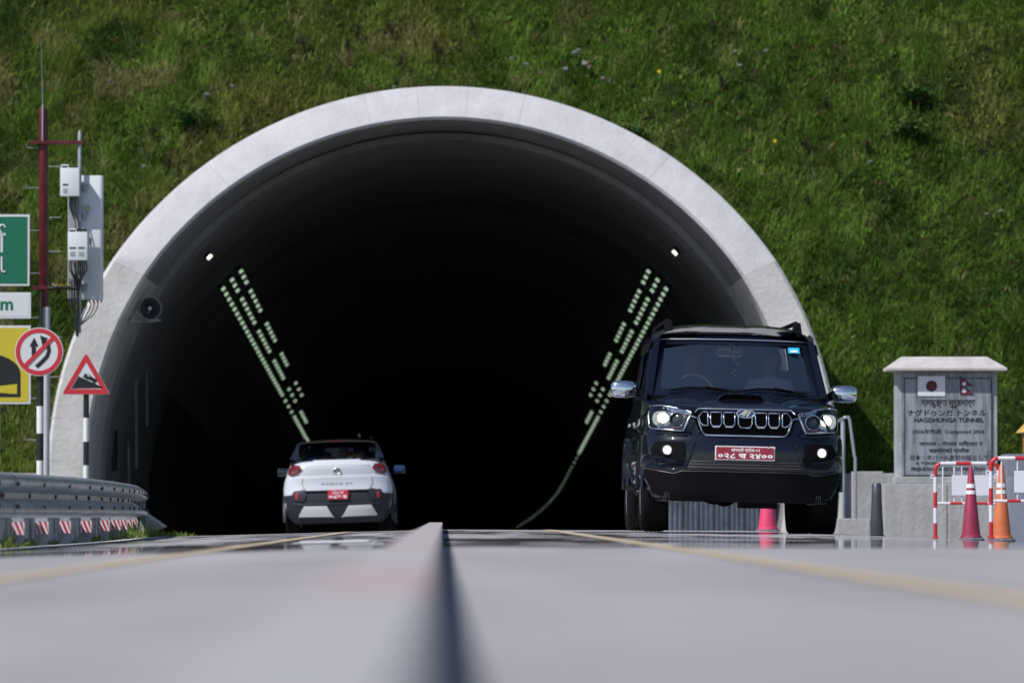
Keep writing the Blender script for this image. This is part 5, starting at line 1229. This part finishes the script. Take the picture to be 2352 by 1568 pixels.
for a, b in ((-0.64, 0.06), (0.04, 0.66)):
    mb = MB(); pts = []
    for k in range(9):
        t = k / 8; x = a + (b - a) * t; u = x / 0.765; q = W(u, 0.01 + 0.075 * math.sin(PI * min(1, t * 1.25)) * (1 - 0.45 * t), 0.03); pts.append(q)
    mb.tube(pts, [0.006] + [0.011] * 7 + [0.005], 6); wi = mb.build('wiper', M_DARK, suv, smooth=50)
    mb = MB(); mb.tube([pts[4] + Vector((0, -0.01, 0.012)), pts[6] + Vector((0, -0.02, 0.01)), Vector((b + 0.0, pts[8].y - 0.05, pts[8].z - 0.03))], 0.011, 6); mb.build('wiper_arm', M_DARK, wi, smooth=50)
mb = MB(); mb.box((0, 1.36, 1.222), (1.56, 0.20, 0.03)); mb.build('cowl', M_DARK, suv)
# roof, pillars, side glass
def roof_pt(a, b):
    x = (a * 2 - 1); y = 1.93 + 2.40 * b; z = 1.812 + 0.105 * (1 - abs(x) ** 4.5) + 0.022 * math.sin(PI * min(1, b * 1.2 + 0.1)); z -= 0.02 * max(0, (0.06 - b)) / 0.06
    z += 0.004 * (1 if 0.28 < abs(x) < 0.50 and b > 0.06 else 0)
    return (x * 0.735, y, z)
mb = MB(); mb.grid(roof_pt, 48, 24); roof = mb.build('roof', M_SUV, suv, smooth=50, fix=False)
M_CAB = mat('cabin_trim', (0.09, 0.09, 0.095), 0.8)
mb = MB(); mb.grid(lambda a, b: (roof_pt(a, b)[0] * 0.98, roof_pt(a, b)[1] + 0.02, 1.785), 8, 6); mb.build('headlining', M_CAB, roof, fix=False)
for sx in (-1, 1):
    def S(y, t): return Vector((sx * (0.862 - 0.055 * t - 0.072 * t ** 1.0 + (0.0 if y < 3.9 else -0.02)), y, 1.04 + 0.775 * t))   # side surface: t=0 shoulder, t=1 roof edge
    # door upper band
    mb = MB(); mb.loft([[S(y, t) for t in (0, 0.1, 0.2, 0.30)] for y in frange(1.30, 4.36, 0.3)], ring_closed=False); mb.build('door_shoulder', M_SUV, suv, smooth=60, fix=False)
    mb = MB(); mb.loft([[S(y, 0.93), S(y, 1.0) + Vector((sx * 0.012, 0, 0)), S(y, 1.02) + Vector((-sx * 0.02, 0, 0.02)), S(y, 1.0) + Vector((-sx * 0.06, 0, 0))] for y in frange(1.88, 4.32, 0.3)], cap=True); mb.build('roof_side', M_SUV, suv, smooth=50)
    # A pillar filler, B, C, D pillars
    for pts in ((1.34, 1.52, 1.86, 1.98), (2.42, 2.54, 2.50, 2.60), (3.30, 3.42, 3.34, 3.44), (4.16, 4.36, 4.14, 4.33)):
        a0, a1, b0, b1 = pts; rings = []
        for k in range(7):
            t = 0.26 + 0.70 * k / 6; s_ = k / 6; ya, yb_ = a0 + (b0 - a0) * s_, a1 + (b1 - a1) * s_
            p, q = S(ya, t), S(yb_, t); o_ = Vector((sx * 0.006, 0, 0)); i_ = Vector((-sx * 0.05, 0, 0)); rings.append([p + o_, q + o_, q + i_, p + i_])
        mb = MB(); mb.loft(rings, cap=True); mb.build('pillar', M_SUV, suv, smooth=30)
    for y0, y1, y2, y3 in ((1.52, 2.42, 1.95, 2.50), (2.54, 3.30, 2.60, 3.34), (3.42, 4.16, 3.44, 4.14)):
        mb = MB(); mb.loft([[S(y0 + (y2 - y0) * k / 5, 0.29 + 0.65 * k / 5), S(y1 + (y3 - y1) * k / 5, 0.29 + 0.65 * k / 5)] for k in range(6)], ring_closed=False); mb.build('side_window', M_SGLASS, suv, fix=False)
    # rain visor over the front door
    mb = MB(); mb.loft([[S(y, 0.93) + Vector((sx * 0.01, 0, 0)), S(y, 0.93) + Vector((sx * 0.035, 0, -0.01)), S(y, 0.80) + Vector((sx * 0.04, 0, 0)), S(y, 0.80) + Vector((sx * 0.03, 0, 0))] for y in frange(1.92, 3.3, 0.2)], cap=True); mb.build('rain_visor', M_DARK, suv, smooth=40)
    # handles, mouldings, step
    for y_ in (2.30, 3.20):
        mb = MB(); mb.box((sx * 0.895, y_, 0.985), (0.03, 0.17, 0.035), ch=0.01); mb.build('door_handle', M_CHROME, suv)
    mb = MB(); mb.box((sx * 0.915, 2.2, 0.66), (0.022, 1.75, 0.075), ch=0.008); mb.build('side_moulding', M_DARK, suv)
    mb = MB(); mb.box((sx * 0.865, 2.2, 0.385), (0.13, 1.72, 0.05), ch=0.015); st_ = mb.build('side_step', M_DARK, suv)
    for y_ in (1.7, 2.7):
        mb = MB(); mb.box((sx * 0.75, y_, 0.40), (0.2, 0.06, 0.04)); mb.build('step_bracket', M_GALVM, st_)
    mb = MB(); mb.box((sx * 0.895, 1.32, 0.985), (0.014, 0.12, 0.06), ch=0.008); mb.build('side_repeater', M_SATIN, suv)
    # roof rail
    mb = MB(); mb.tube([(sx * 0.605, 1.98, 1.873), (sx * 0.605, 2.03, 1.933), (sx * 0.605, 2.25, 1.963), (sx * 0.60, 3.9, 1.963), (sx * 0.60, 4.1, 1.933), (sx * 0.60, 4.15, 1.873)], 0.022, 8); rr_ = mb.build('roof_rail', M_DARK, suv, smooth=40)
    for y_ in (2.00, 4.10):
        mb = MB(); mb.loft([[(sx * 0.645, y_ - 0.06, 1.853), (sx * 0.565, y_ - 0.06, 1.863), (sx * 0.565, y_ + 0.16, 1.873), (sx * 0.645, y_ + 0.16, 1.858)], [(sx * 0.635, y_ + 0.0, 1.958), (sx * 0.575, y_ + 0.0, 1.963), (sx * 0.575, y_ + 0.13, 1.973), (sx * 0.635, y_ + 0.13, 1.968)]], cap=True); mb.build('rail_foot', M_DARK, rr_, bevel=0.008)
    # door mirror
    mb = MB(); rings = []
    for k, (dx, h_, d_) in enumerate(((0.0, 0.055, 0.07), (0.03, 0.072, 0.085), (0.10, 0.080, 0.095), (0.19, 0.078, 0.09), (0.225, 0.066, 0.075), (0.238, 0.04, 0.05))):
        x = sx * (0.912 + dx); ring = []
        for j in range(16):
            a = 2 * PI * j / 16; ring.append((x, 1.72 + d_ * math.copysign(abs(math.cos(a)) ** 0.8, math.cos(a)), 1.298 + h_ * math.copysign(abs(math.sin(a)) ** 0.55, math.sin(a))))
        rings.append(ring)
    mb.loft(rings, cap=True); mi_ = mb.build('door_mirror', M_CHROME, suv, smooth=50)
    mb = MB(); mb.loft([[(sx * 0.84, 1.66, 1.20), (sx * 0.84, 1.80, 1.20), (sx * 0.84, 1.80, 1.27), (sx * 0.84, 1.66, 1.27)], [(sx * 0.925, 1.68, 1.24), (sx * 0.925, 1.78, 1.24), (sx * 0.925, 1.78, 1.33), (sx * 0.925, 1.68, 1.33)]], cap=True); mb.build('mirror_arm', M_DARK, mi_, bevel=0.01)
    mb = MB(); mb.box((sx * 1.028, 1.812, 1.298), (0.19, 0.004, 0.125)); mb.build('mirror_glass', M_SGLASS, mi_)
mb = MB(); mb.box((0, 4.38, 1.20), (1.56, 0.06, 0.34), ch=0.02); mb.build('tailgate', M_SUV, suv); mb = MB(); mb.loft([[(-0.74, 4.37, 1.37), (0.74, 4.37, 1.37)], [(-0.66, 4.31, 1.80), (0.66, 4.31, 1.80)]], ring_closed=False); mb.build('rear_window', M_SGLASS, suv, fix=False)
# cabin
mb = MB(); mb.loft([[(x, 1.42, 1.10), (x, 1.44, 1.235 - 0.02 * abs(x)), (x, 1.70, 1.27 + (0.035 if -0.6 < x < -0.1 else 0)), (x, 1.86, 1.25), (x, 1.88, 1.05)] for x in frange(-0.74, 0.74, 0.1)], ring_closed=False); mb.build('dashboard', M_DASH, suv, smooth=50, fix=False)
sw = MB(); c0 = Vector((-0.36, 1.93, 1.275)); ux, uz = Vector((1, 0, 0)), Vector((0, 0.35, 0.94)).normalized()
sw.tube([c0 + (ux * math.cos(a) + uz * math.sin(a)) * 0.185 for a in [2 * PI * k / 28 for k in range(28)]], 0.016, 8, closed=True)
for a in (0.1, PI - 0.1, -PI / 2): sw.tube([c0, c0 + (ux * math.cos(a) + uz * math.sin(a)) * 0.18], 0.014, 6)
sw.ball(c0, (0.06, 0.03, 0.05)); sw.build('steering_wheel', M_DASH, suv, smooth=50)
for x_, y_ in ((-0.37, 2.42), (0.37, 2.42), (-0.40, 3.35), (0.0, 3.35), (0.40, 3.35)):
    mb = MB(); mb.box((x_, y_, 1.22), (0.46, 0.14, 0.62), ch=0.05, M=Matrix.Rotation(R(-12), 3, 'X')); se = mb.build('seat', M_SEAT, suv, smooth=40)
    mb = MB(); mb.box((x_, y_ + 0.08, 1.60), (0.25, 0.10, 0.17), ch=0.04); mb.build('headrest', M_SEAT, se, smooth=40)
mb = MB(); mb.box((-0.03, 1.86, 1.665), (0.25, 0.03, 0.075), ch=0.012); im = mb.build('inner_mirror', M_DASH, suv); mb = MB(); mb.tube([(-0.03, 1.85, 1.70), (-0.03, 1.83, 1.745)], 0.01, 6); mb.build('mirror_stem', M_DASH, im)
mb = MB(); mb.tube([(-0.16, 1.838, 1.665), (-0.155, 1.838, 1.632), (-0.14, 1.838, 1.628), (0.07, 1.838, 1.628)], 0.004, 5); mb.build('mirror_edge', M_SATIN, im)

MS = suv.matrix_basis.copy()
def suv_world(v): return MS @ Vector(v)
# beaded charm under the inner mirror
ch = empty('hanging_charm', suv_world((0.02, 1.80, 1.70))); tag(ch, 'beaded charm hanging behind the windscreen of the black SUV', 'charm')
mb = MB(); mb.tube([(0, 0, 0), (0, 0, -0.30)], 0.003, 5); mb.build('string', M_BLACK, ch)
for k in range(14):
    a = k * 0.9; mb = MB(); mb.ball((0.016 * math.cos(a) * (1 + k / 10), 0.014 * math.sin(a), -0.04 - 0.018 * k), 0.010, 8, 6); mb.build('bead', M_BLACK if k % 3 else mat('bead_brown', (0.12, 0.06, 0.03), 0.4), ch, smooth=60)

# people in the front seats
def person(name, x, lab, shirt, reach, lean):
    e = empty('person', suv_world((x, 2.30, 0.98))); e.rotation_euler = suv.rotation_euler; tag(e, lab, 'person')
    me = bpy.data.meshes.new('figure')
    J = [((0, 0.02, 0.0), .15), ((0, 0.03, 0.20), .145), ((0, 0.0, 0.38), .15), ((0, -0.02, 0.47), .075), ((0, -0.03, 0.53), .055), ((0, -0.05, 0.60), .078), ((0, -0.055, 0.68), .088), ((0, -0.05, 0.745), .06),
         ((-0.17, 0.0, 0.40), .068), ((-0.235, -0.06, 0.20), .052), (reach[0], .040), (reach[1], .036), ((0.17, 0.0, 0.40), .068), ((0.235, -0.06, 0.20), .052), (reach[2], .040), (reach[3], .036), ((-0.11, -0.20, -0.02), .085), ((-0.12, -0.42, 0.0), .07), ((0.11, -0.20, -0.02), .085), ((0.12, -0.42, 0.0), .07), ((0, -0.145, 0.655), .016)]
    E_ = [(0, 1), (1, 2), (2, 3), (3, 4), (4, 5), (5, 6), (6, 7), (2, 8), (8, 9), (9, 10), (10, 11), (2, 12), (12, 13), (13, 14), (14, 15), (0, 16), (16, 17), (0, 18), (18, 19), (5, 20)]
    me.from_pydata([j[0] for j in J], E_, []); o = bpy.data.objects.new('tmp', me); COL.objects.link(o)
    m = o.modifiers.new('s', 'SKIN'); sk_ = me.skin_vertices[0].data
    for i, j in enumerate(J): sk_[i].radius = (j[1], j[1]); sk_[i].use_root = (i == 0)
    o.modifiers.new('u', 'SUBSURF').levels = 2; bpy.context.view_layer.update(); dg = bpy.context.evaluated_depsgraph_get()
    fm = bpy.data.meshes.new_from_object(o.evaluated_get(dg)); bpy.data.objects.remove(o)
    fm.materials.clear(); fm.materials.append(shirt); fm.materials.append(M_SKIN)
    hands = [Vector(reach[1]), Vector(reach[3])]
    fm.polygons.foreach_set('material_index', [1 if (p.center.z > 0.475 and abs(p.center.x) < 0.12) or min((p.center - h).length for h in hands) < 0.12 else 0 for p in fm.polygons])
    fm.polygons.foreach_set('use_smooth', [True] * len(fm.polygons)); fm.update(); fig = link('figure', fm, e)
    mb = MB(); mb.grid(lambda a, b: (0.094 * math.sin(PI * 0.62 * b) * math.cos(2 * PI * a), -0.048 + 0.106 * math.sin(PI * 0.62 * b) * math.sin(2 * PI * a) + 0.03 * b, 0.675 + 0.115 * math.cos(PI * 0.62 * b) + 0.02 * (math.sin(2 * PI * a) < -0.2) * b), 20, 8); mb.build('hair', M_HAIR, e, smooth=60, fix=False)
    for sx in (-1, 1):
        mb = MB(); mb.ball((sx * 0.088, -0.045, 0.655), (0.012, 0.02, 0.030), 8, 6); mb.build('ear', M_SKIN, fig, smooth=60)
        mb = MB(); mb.ball((sx * 0.032, -0.136, 0.685), (0.013, 0.008, 0.007), 8, 6); mb.build('eye', M_HAIR, fig, smooth=60)
        hand = hands[0] if sx < 0 else hands[1]
        for k in range(5):
            a = -0.5 + 0.25 * k; L_ = (0.05, 0.07, 0.075, 0.07, 0.055)[k]; mb = MB()
            b0 = hand + Vector((0.015 * (k - 2), -0.01, 0.01)); mb.tube([b0, b0 + Vector((0.006 * (k - 2), -L_ * 0.6, 0.025)), b0 + Vector((0.004 * (k - 2), -L_ * 0.8, -0.012))], [0.010, 0.009, 0.007], 6); mb.build('finger', M_SKIN, fig, smooth=60)
    mb = MB(); mb.tube([(-0.024, -0.134, 0.612), (0, -0.140, 0.610), (0.024, -0.134, 0.612)], 0.005, 5); mb.build('mouth', mat('lip', (0.2, 0.07, 0.06), 0.5), fig)
person('driver', -0.37, 'driver in a dark shirt behind the wheel of the black SUV', mat('shirt_dark', (0.05, 0.05, 0.07), 0.8), ((-0.20, -0.24, 0.22), (-0.15, -0.36, 0.29), (0.20, -0.24, 0.22), (0.15, -0.36, 0.29)), 0)
person('passenger', 0.37, 'front passenger in a pale shirt sitting beside the driver of the black SUV', mat('shirt_pale', (0.50, 0.47, 0.50), 0.8), ((-0.18, -0.22, 0.06), (-0.10, -0.36, 0.07), (0.18, -0.22, 0.06), (0.10, -0.36, 0.07)), 0)

# ------------------------------------------------------------------ white compact car, seen from behind
YCAR = 87.5
car = empty('white_crossover', (-1.62, YCAR, zr(-1.62, YCAR) + 0.002), (R(-1.5), R(-1.6), R(-0.6)))
tag(car, 'white compact crossover with black roof driving into the tunnel, seen from behind', 'car')
M_WCAR = mat('white_car_paint', (0.51, 0.53, 0.57), 0.4, spec=0.3, coat=0.7); M_CLAD = mat('cladding_grey', (0.022, 0.025, 0.034), 0.55, spec=0.3); M_CROOF = mat('car_black_roof', (0.006, 0.007, 0.012), 0.2, coat=1.0)
M_TAIL = mat('tail_lamp_red', (0.11, 0.006, 0.012), 0.12, coat=1.0); M_REFL = mat('rear_reflector', (0.42, 0.02, 0.04), 0.3)
LC = [(0.30, 0.70, 0.10), (0.38, 0.76, 0.05), (0.50, 0.81, 0.015), (0.62, 0.828, 0.0), (0.72, 0.835, 0.0), (0.78, 0.838, 0.01), (0.84, 0.838, 0.035), (0.94, 0.825, 0.045), (0.995, 0.806, 0.042), (1.025, 0.797, 0.082), (1.14, 0.757, 0.066), (1.17, 0.744, 0.072), (1.23, 0.715, 0.125), (1.27, 0.69, 0.16)]
AC, NC = 0.34, 2.7
G = Face(LC, AC, NC)
mb = MB(); mb.loft([plan_ring(z, w, yf, AC, NC, 3.80 + (0 if z < 0.9 else -(z - 0.9) * 1.6), 0.42, 2.6, 18) for z, w, yf in LC], cap=True)
cbody = mb.build('body', [M_WCAR, M_CLAD], car, smooth=28); cy_ = []
for x in (-0.86, 0.86):
    for y_ in (0.66, 3.10):
        c_ = MB(); c_.lathe([(0.375, x - 0.26), (0.375, x + 0.26)], (0, y_, 0.335), axis='x', n=36); cy_.append(c_.mesh('cutter', M_DARK))
under = MB(); under.box((0, 1.9, 0.25), (1.1, 3.2, 0.34)); cy_.append(under.mesh('cutter', M_DARK)); cut(cbody, cy_)
cbody.data.polygons.foreach_set('material_index', [1 if p.center.z < 0.56 else 0 for p in cbody.data.polygons])
mb = MB(); mb.box((0, 1.9, 0.46), (1.06, 3.2, 0.12)); mb.build('floor_pan', M_DARK, car)
mb = MB(); mb.box((0, 1.75, 0.27), (1.20, 1.8, 0.26), ch=0.03); mb.build('battery_tray', M_DARK, car)
for x in (-1, 1):
    for y_ in (0.66, 3.10): wheel(car, x * 0.715, y_, 0.335, 0.20, M_DARK, x)
    mb = MB(); mb.box((x * 0.826, 1.88, 0.42), (0.04, 1.75, 0.16), ch=0.015); mb.build('sill_cladding', M_CLAD, car)
    for y_ in (0.66, 3.10):
        mb = MB(); rings = []
        for k in range(21):
            a = PI * k / 20; rings.append([(x * 0.81, y_ + 0.372 * math.cos(a), 0.335 + 0.372 * math.sin(a)), (x * 0.855, y_ + 0.376 * math.cos(a), 0.335 + 0.376 * math.sin(a)), (x * 0.852, y_ + 0.44 * math.cos(a), 0.335 + 0.43 * math.sin(a)), (x * 0.815, y_ + 0.45 * math.cos(a), 0.335 + 0.44 * math.sin(a))])
        mb.loft(rings, cap=True); mb.build('arch_cladding', M_CLAD, car, smooth=40)
# dark bumper
bp = [(-0.835, 0.735), (-0.66, 0.742), (-0.56, 0.815), (-0.50, 0.815), (-0.47, 0.80), (0.47, 0.80), (0.50, 0.815), (0.56, 0.815), (0.66, 0.742), (0.835, 0.735), (0.825, 0.50), (0.76, 0.345), (-0.76, 0.345), (-0.825, 0.50)]
mb = MB(); G.panel(mb, bp, 0.014, 0.05); bu = mb.build('bumper', M_CLAD, car, smooth=35)
mb = MB(); G.panel(mb, [(-0.48, 0.795), (0.48, 0.795), (0.48, 0.775), (-0.48, 0.775)], 0.03, 0.02); mb.build('tailgate_lip', M_DARK, bu)
mb = MB(); G.tube(mb, [(-0.68, 0.60), (-0.6, 0.585), (0.6, 0.585), (0.68, 0.60)], 0.014, 0.012); mb.build('bumper_ridge', M_CLAD, bu, smooth=60)
for sx in (-1, 1):
    mb = MB(); G.panel(mb, [(sx * a, b) for a, b in ((0.49, 0.81), (0.67, 0.80), (0.70, 0.75), (0.67, 0.645), (0.52, 0.635), (0.48, 0.70))], 0.032, 0.03); fp = mb.build('corner_lamp', M_CLAD, car, bevel=0.006)
    mb = MB(); G.panel(mb, [(sx * a, b) for a, b in ((0.605, 0.768), (0.645, 0.770), (0.650, 0.67), (0.615, 0.665))], 0.040, 0.01); mb.build('reflector', M_REFL, fp)
    # silver skid plate
    mb = MB(); G.panel(mb, [(sx * a, b) for a, b in ((0.165, 0.555), (0.52, 0.560), (0.605, 0.41), (0.60, 0.395), (0.06, 0.385), (0.09, 0.42))], 0.040, 0.03); mb.build('skid_plate', mat('skid_silver', (0.62, 0.62, 0.63), 0.4, metal=0.2), car, bevel=0.012)
    # tail lamp
    tl = [(sx * a, b) for a, b in ((0.545, 1.13), (0.575, 1.195), (0.66, 1.205), (0.735, 1.17), (0.765, 1.10), (0.755, 1.055), (0.70, 1.035), (0.62, 1.055))]
    mb = MB(); G.panel(mb, tl, 0.022, 0.06); to = mb.build('tail_lamp', M_TAIL, car, bevel=0.008)
    mb = MB(); G.tube(mb, [(sx * 0.60, 1.15), (sx * 0.66, 1.17), (sx * 0.72, 1.12), (sx * 0.66, 1.075)], 0.008, 0.032); mb.build('lamp_guide', M_REFL, to, smooth=60)
    mb = MB(); G.tube(mb, [(sx * 0.53, 0.98), (sx * 0.545, 0.90), (sx * 0.505, 0.82)], 0.003, 0.0045, n=4); mb.build('tailgate_gap', M_BLACK, car)
mb = MB(); G.panel(mb, [(-0.60, 0.390), (0.60, 0.390), (0.45, 0.352), (-0.45, 0.352)], 0.030, 0.03); mb.build('skid_rim', M_CLAD, car)
# pressed folds of the tailgate
mb = MB(); G.tube(mb, [(-0.60, 1.005), (-0.2, 1.012), (0.2, 1.012), (0.60, 1.005)], 0.016, -0.006); mb.build('tailgate_fold', M_WCAR, car, smooth=70)
mb = MB(); G.tube(mb, [(-0.50, 1.172), (0, 1.180), (0.50, 1.172)], 0.016, -0.008); mb.build('tailgate_fold', M_WCAR, car, smooth=70)
# badge, lettering, plate
yb = G.y(0, 1.085) - 0.01
mb = MB(); mb.tube([(0.055 * math.cos(2 * PI * k / 30), yb, 1.088 + 0.048 * math.sin(2 * PI * k / 30)) for k in range(30)], 0.008, 8, closed=True); bd = mb.build('badge', M_SATIN, car, smooth=60)
mb = MB(); mb.prism_xz([(-0.044, 1.118), (-0.012, 1.122), (-0.010, 1.085), (-0.030, 1.092)], yb - 0.004, yb + 0.004); mb.prism_xz([(0.044, 1.118), (0.012, 1.122), (0.010, 1.085), (0.030, 1.092)], yb - 0.004, yb + 0.004); mb.build('badge_field', M_BLACK, bd)
text_mesh('lettering', 'P U N C H . E V', -0.235, 0.235, 0.885, 0.91, G.y(0.23, 0.9) - 0.010, M_BLACK, car, 0.02)
mb = MB(); yp = G.y(0, 0.72) - 0.045; mb.box((0.01, yp, 0.728), (0.315, 0.012, 0.145), ch=0.003); pl2 = mb.build('license_plate', M_PLATE2, car)
text_mesh('lettering', 'प्रदेश ३-०१', -0.09, 0.11, 0.775, 0.792, yp - 0.009, M_PLATEW, pl2, 0.02); text_mesh('lettering', '०२० च', -0.075, 0.095, 0.733, 0.768, yp - 0.009, M_PLATEW, pl2, 0.05); text_mesh('lettering', '०८५३', -0.13, 0.145, 0.664, 0.722, yp - 0.009, M_PLATEW, pl2, 0.05)
# greenhouse
def RW(u, v): return Vector((u * (0.655 - 0.085 * v), 0.17 + 0.05 * u * u + 0.30 * v, 1.255 + 0.045 * u * u * (1 - v) + 0.275 * v - 0.012 * u * u * v))
mb = MB(); mb.grid(lambda a, b: RW((a * 2 - 1) * 0.96, 0.02 + 0.96 * b), 16, 8); rwo = mb.build('rear_window', glass_mat('car_rear_glass', (0.30, 0.34, 0.42), 0.16), car, smooth=60, fix=False)
def loop2(uu, v0, v1, n=12, f=RW):
    pts = [f(-uu + 2 * uu * k / n, v0) for k in range(n)] + [f(uu, v0 + (v1 - v0) * k / n) for k in range(n)] + [f(uu - 2 * uu * k / n, v1) for k in range(n)] + [f(-uu, v1 - (v1 - v0) * k / n) for k in range(n)]
    return pts
mb = MB(); band(mb, loop2(1.10, -0.06, 1.10), loop2(0.95, 0.03, 0.93), 0.05); mb.build('rear_window_frame', M_CROOF, car, smooth=40)
def croof(a, b):
    x = a * 2 - 1; return (x * 0.60, 0.36 + 1.95 * b, 1.535 + 0.062 * (1 - abs(x) ** 2.6) + 0.025 * math.sin(PI * min(1, b * 1.1)))
mb = MB(); mb.grid(croof, 24, 14); ro_ = mb.build('roof', M_CROOF, car, smooth=50, fix=False)
mb = MB(); mb.loft([[(x * 0.58, 0.26, 1.548 - 0.02 * x * x), (x * 0.58, 0.25, 1.575 - 0.03 * x * x), (x * 0.60, 0.40, 1.585 - 0.03 * x * x), (x * 0.60, 0.42, 1.55 - 0.02 * x * x)] for x in frange(-1, 1, 0.15)], cap=True); sp = mb.build('spoiler', M_CROOF, car, smooth=40)
mb = MB(); mb.box((0, 0.247, 1.560), (0.24, 0.008, 0.016)); mb.build('brake_light', mat('brake_dark_red', (0.09, 0.008, 0.01), 0.3), sp)
for sx in (-1, 1):
    def CS(y, t): return Vector((sx * (0.735 - 0.15 * t), y, 1.20 + 0.345 * t))
    mb = MB(); mb.loft([[CS(y, 0), CS(y, 0.12), CS(y, 0.12) + Vector((-sx * 0.03, 0, 0)), CS(y, 0) + Vector((-sx * 0.03, 0, 0))] for y in frange(0.3, 2.9, 0.3)], cap=True); mb.build('window_sill', M_CROOF, car)
    mb = MB(); mb.loft([[CS(y, 0.93), CS(y, 1.02), CS(y, 1.03) + Vector((-sx * 0.05, 0, 0)), CS(y, 0.93) + Vector((-sx * 0.05, 0, 0))] for y in frange(0.36, 2.35, 0.25)], cap=True); mb.build('roof_side', M_CROOF, car, smooth=40)
    for a0, a1, b0, b1 in ((0.22, 0.62, 0.44, 0.66), (1.50, 1.60, 1.50, 1.60), (2.80, 2.92, 2.22, 2.32)):
        rings = []
        for k in range(5):
            t = 0.06 + 0.9 * k / 4; p, q_ = CS(a0 + (b0 - a0) * k / 4, t), CS(a1 + (b1 - a1) * k / 4, t); o_ = Vector((sx * 0.004, 0, 0)); i_ = Vector((-sx * 0.05, 0, 0)); rings.append([p + o_, q_ + o_, q_ + i_, p + i_])
        mb = MB(); mb.loft(rings, cap=True); mb.build('pillar', M_CROOF, car, smooth=30)
    for y0, y1, y2, y3 in ((0.62, 1.50, 0.66, 1.50), (1.60, 2.80, 1.60, 2.22)):
        mb = MB(); mb.loft([[CS(y0 + (y2 - y0) * k / 4, 0.1 + 0.84 * k / 4), CS(y1 + (y3 - y1) * k / 4, 0.1 + 0.84 * k / 4)] for k in range(5)], ring_closed=False); mb.build('side_window', M_SGLASS, car, fix=False)
    mb = MB(); mb.tube([(sx * 0.52, 0.55, 1.585), (sx * 0.52, 0.62, 1.625), (sx * 0.53, 1.9, 1.640), (sx * 0.53, 2.0, 1.60)], 0.014, 8); mb.build('roof_rail', M_DARK, car, smooth=50)
    mb = MB(); mb.box((sx * 0.92, 2.55, 1.18), (0.18, 0.10, 0.125), ch=0.035); mm = mb.build('door_mirror', mat('mirror_blue_glass', (0.03, 0.06, 0.15), 0.15, metal=0.4) if sx > 0 else M_CROOF, car, smooth=60)
    mb = MB(); mb.tube([(sx * 0.74, 2.58, 1.14), (sx * 0.86, 2.56, 1.16)], 0.025, 8); mb.build('mirror_arm', M_DARK, mm)
mb = MB(); mb.ball((0.34, 0.85, 1.655), (0.02, 0.07, 0.045), 10, 7); mb.build('antenna_fin', M_CROOF, ro_, smooth=60)
mb = MB(); mb.loft([[(-0.62, 2.95, 1.20), (0.62, 2.95, 1.20)], [(-0.53, 2.30, 1.54), (0.53, 2.30, 1.54)]], ring_closed=False); mb.build('windscreen', glass_mat('car_front_glass', (0.75, 0.8, 0.85), 0.02), car, fix=False)
mb = MB(); mb.tube([RW(-0.03, 0.10) + Vector((0, -0.02, 0)), RW(-0.2, 0.16) + Vector((0, -0.03, 0)), RW(-0.50, 0.10) + Vector((0, -0.03, 0))], [0.018, 0.014, 0.008], 7); mb.build('rear_wiper', M_DARK, car, smooth=50)
for x_ in (-0.34, 0.34):
    mb = MB(); mb.box((x_, 1.75, 1.2), (0.44, 0.14, 0.5), ch=0.05); se = mb.build('seat', M_SEAT, car, smooth=40); mb = MB(); mb.box((x_, 1.78, 1.48), (0.24, 0.08, 0.14), ch=0.03); mb.build('headrest', M_SEAT, se, smooth=40)
mb = MB(); mb.box((0, 0.85, 1.12), (1.2, 0.14, 0.30), ch=0.04); mb.build('rear_bench', M_SEAT, car, smooth=40)
mb = MB(); mb.box((0, 0.52, 1.262), (1.14, 0.52, 0.02)); mb.build('parcel_shelf', M_SEAT, car)
# soft toy and blue cloth on the parcel shelf
MC = car.matrix_basis.copy()
ty = empty('plush_toy', MC @ Vector((0.18, 0.44, 1.273))); tag(ty, 'orange and white plush cushion lying behind the rear window of the white car', 'plush toy'); M_PLO = mat('plush_orange', (0.55, 0.30, 0.14), 0.95, spec=0.0, var=0.2, vscale=20); M_PLW = mat('plush_white', (0.60, 0.58, 0.52), 0.95, spec=0.0)
mb = MB(); mb.ball((0.09, 0, 0.06), (0.16, 0.07, 0.06), 18, 10); mb.ball((0.19, 0, 0.075), (0.07, 0.065, 0.06), 14, 8); mb.build('body', M_PLO, ty, smooth=60)
mb = MB(); mb.ball((-0.08, -0.01, 0.10), (0.085, 0.07, 0.065), 16, 10); hd = mb.build('head', M_PLO, ty, smooth=60)
mb = MB(); mb.ball((-0.14, -0.05, 0.085), (0.035, 0.03, 0.025), 10, 7); mb.build('muzzle', M_PLW, hd, smooth=60)
for x_ in (-0.11, -0.03): 
    mb = MB(); mb.ball((x_, 0.01, 0.160), (0.022, 0.015, 0.022), 8, 6); mb.build('ear', M_PLO, hd, smooth=60)
for x_ in (0.02, 0.16):
    mb = MB(); mb.ball((x_, -0.055, 0.02), (0.055, 0.03, 0.022), 10, 6); mb.build('paw', M_PLW, ty, smooth=60)
cl = empty('blue_cloth', MC @ Vector((-0.36, 0.44, 1.273))); tag(cl, 'folded blue cloth on the left of the white car parcel shelf', 'cloth')
mb = MB(); mb.grid(lambda a, b: (-0.10 + 0.2 * a, -0.08 + 0.16 * b, 0.012 + 0.05 * math.sin(PI * a) * math.sin(PI * b) + 0.010 * math.sin(17 * a + 9 * b)), 14, 10); mb.build('cloth', mat('cloth_blue', (0.06, 0.20, 0.48), 0.9), cl, smooth=60, fix=False)
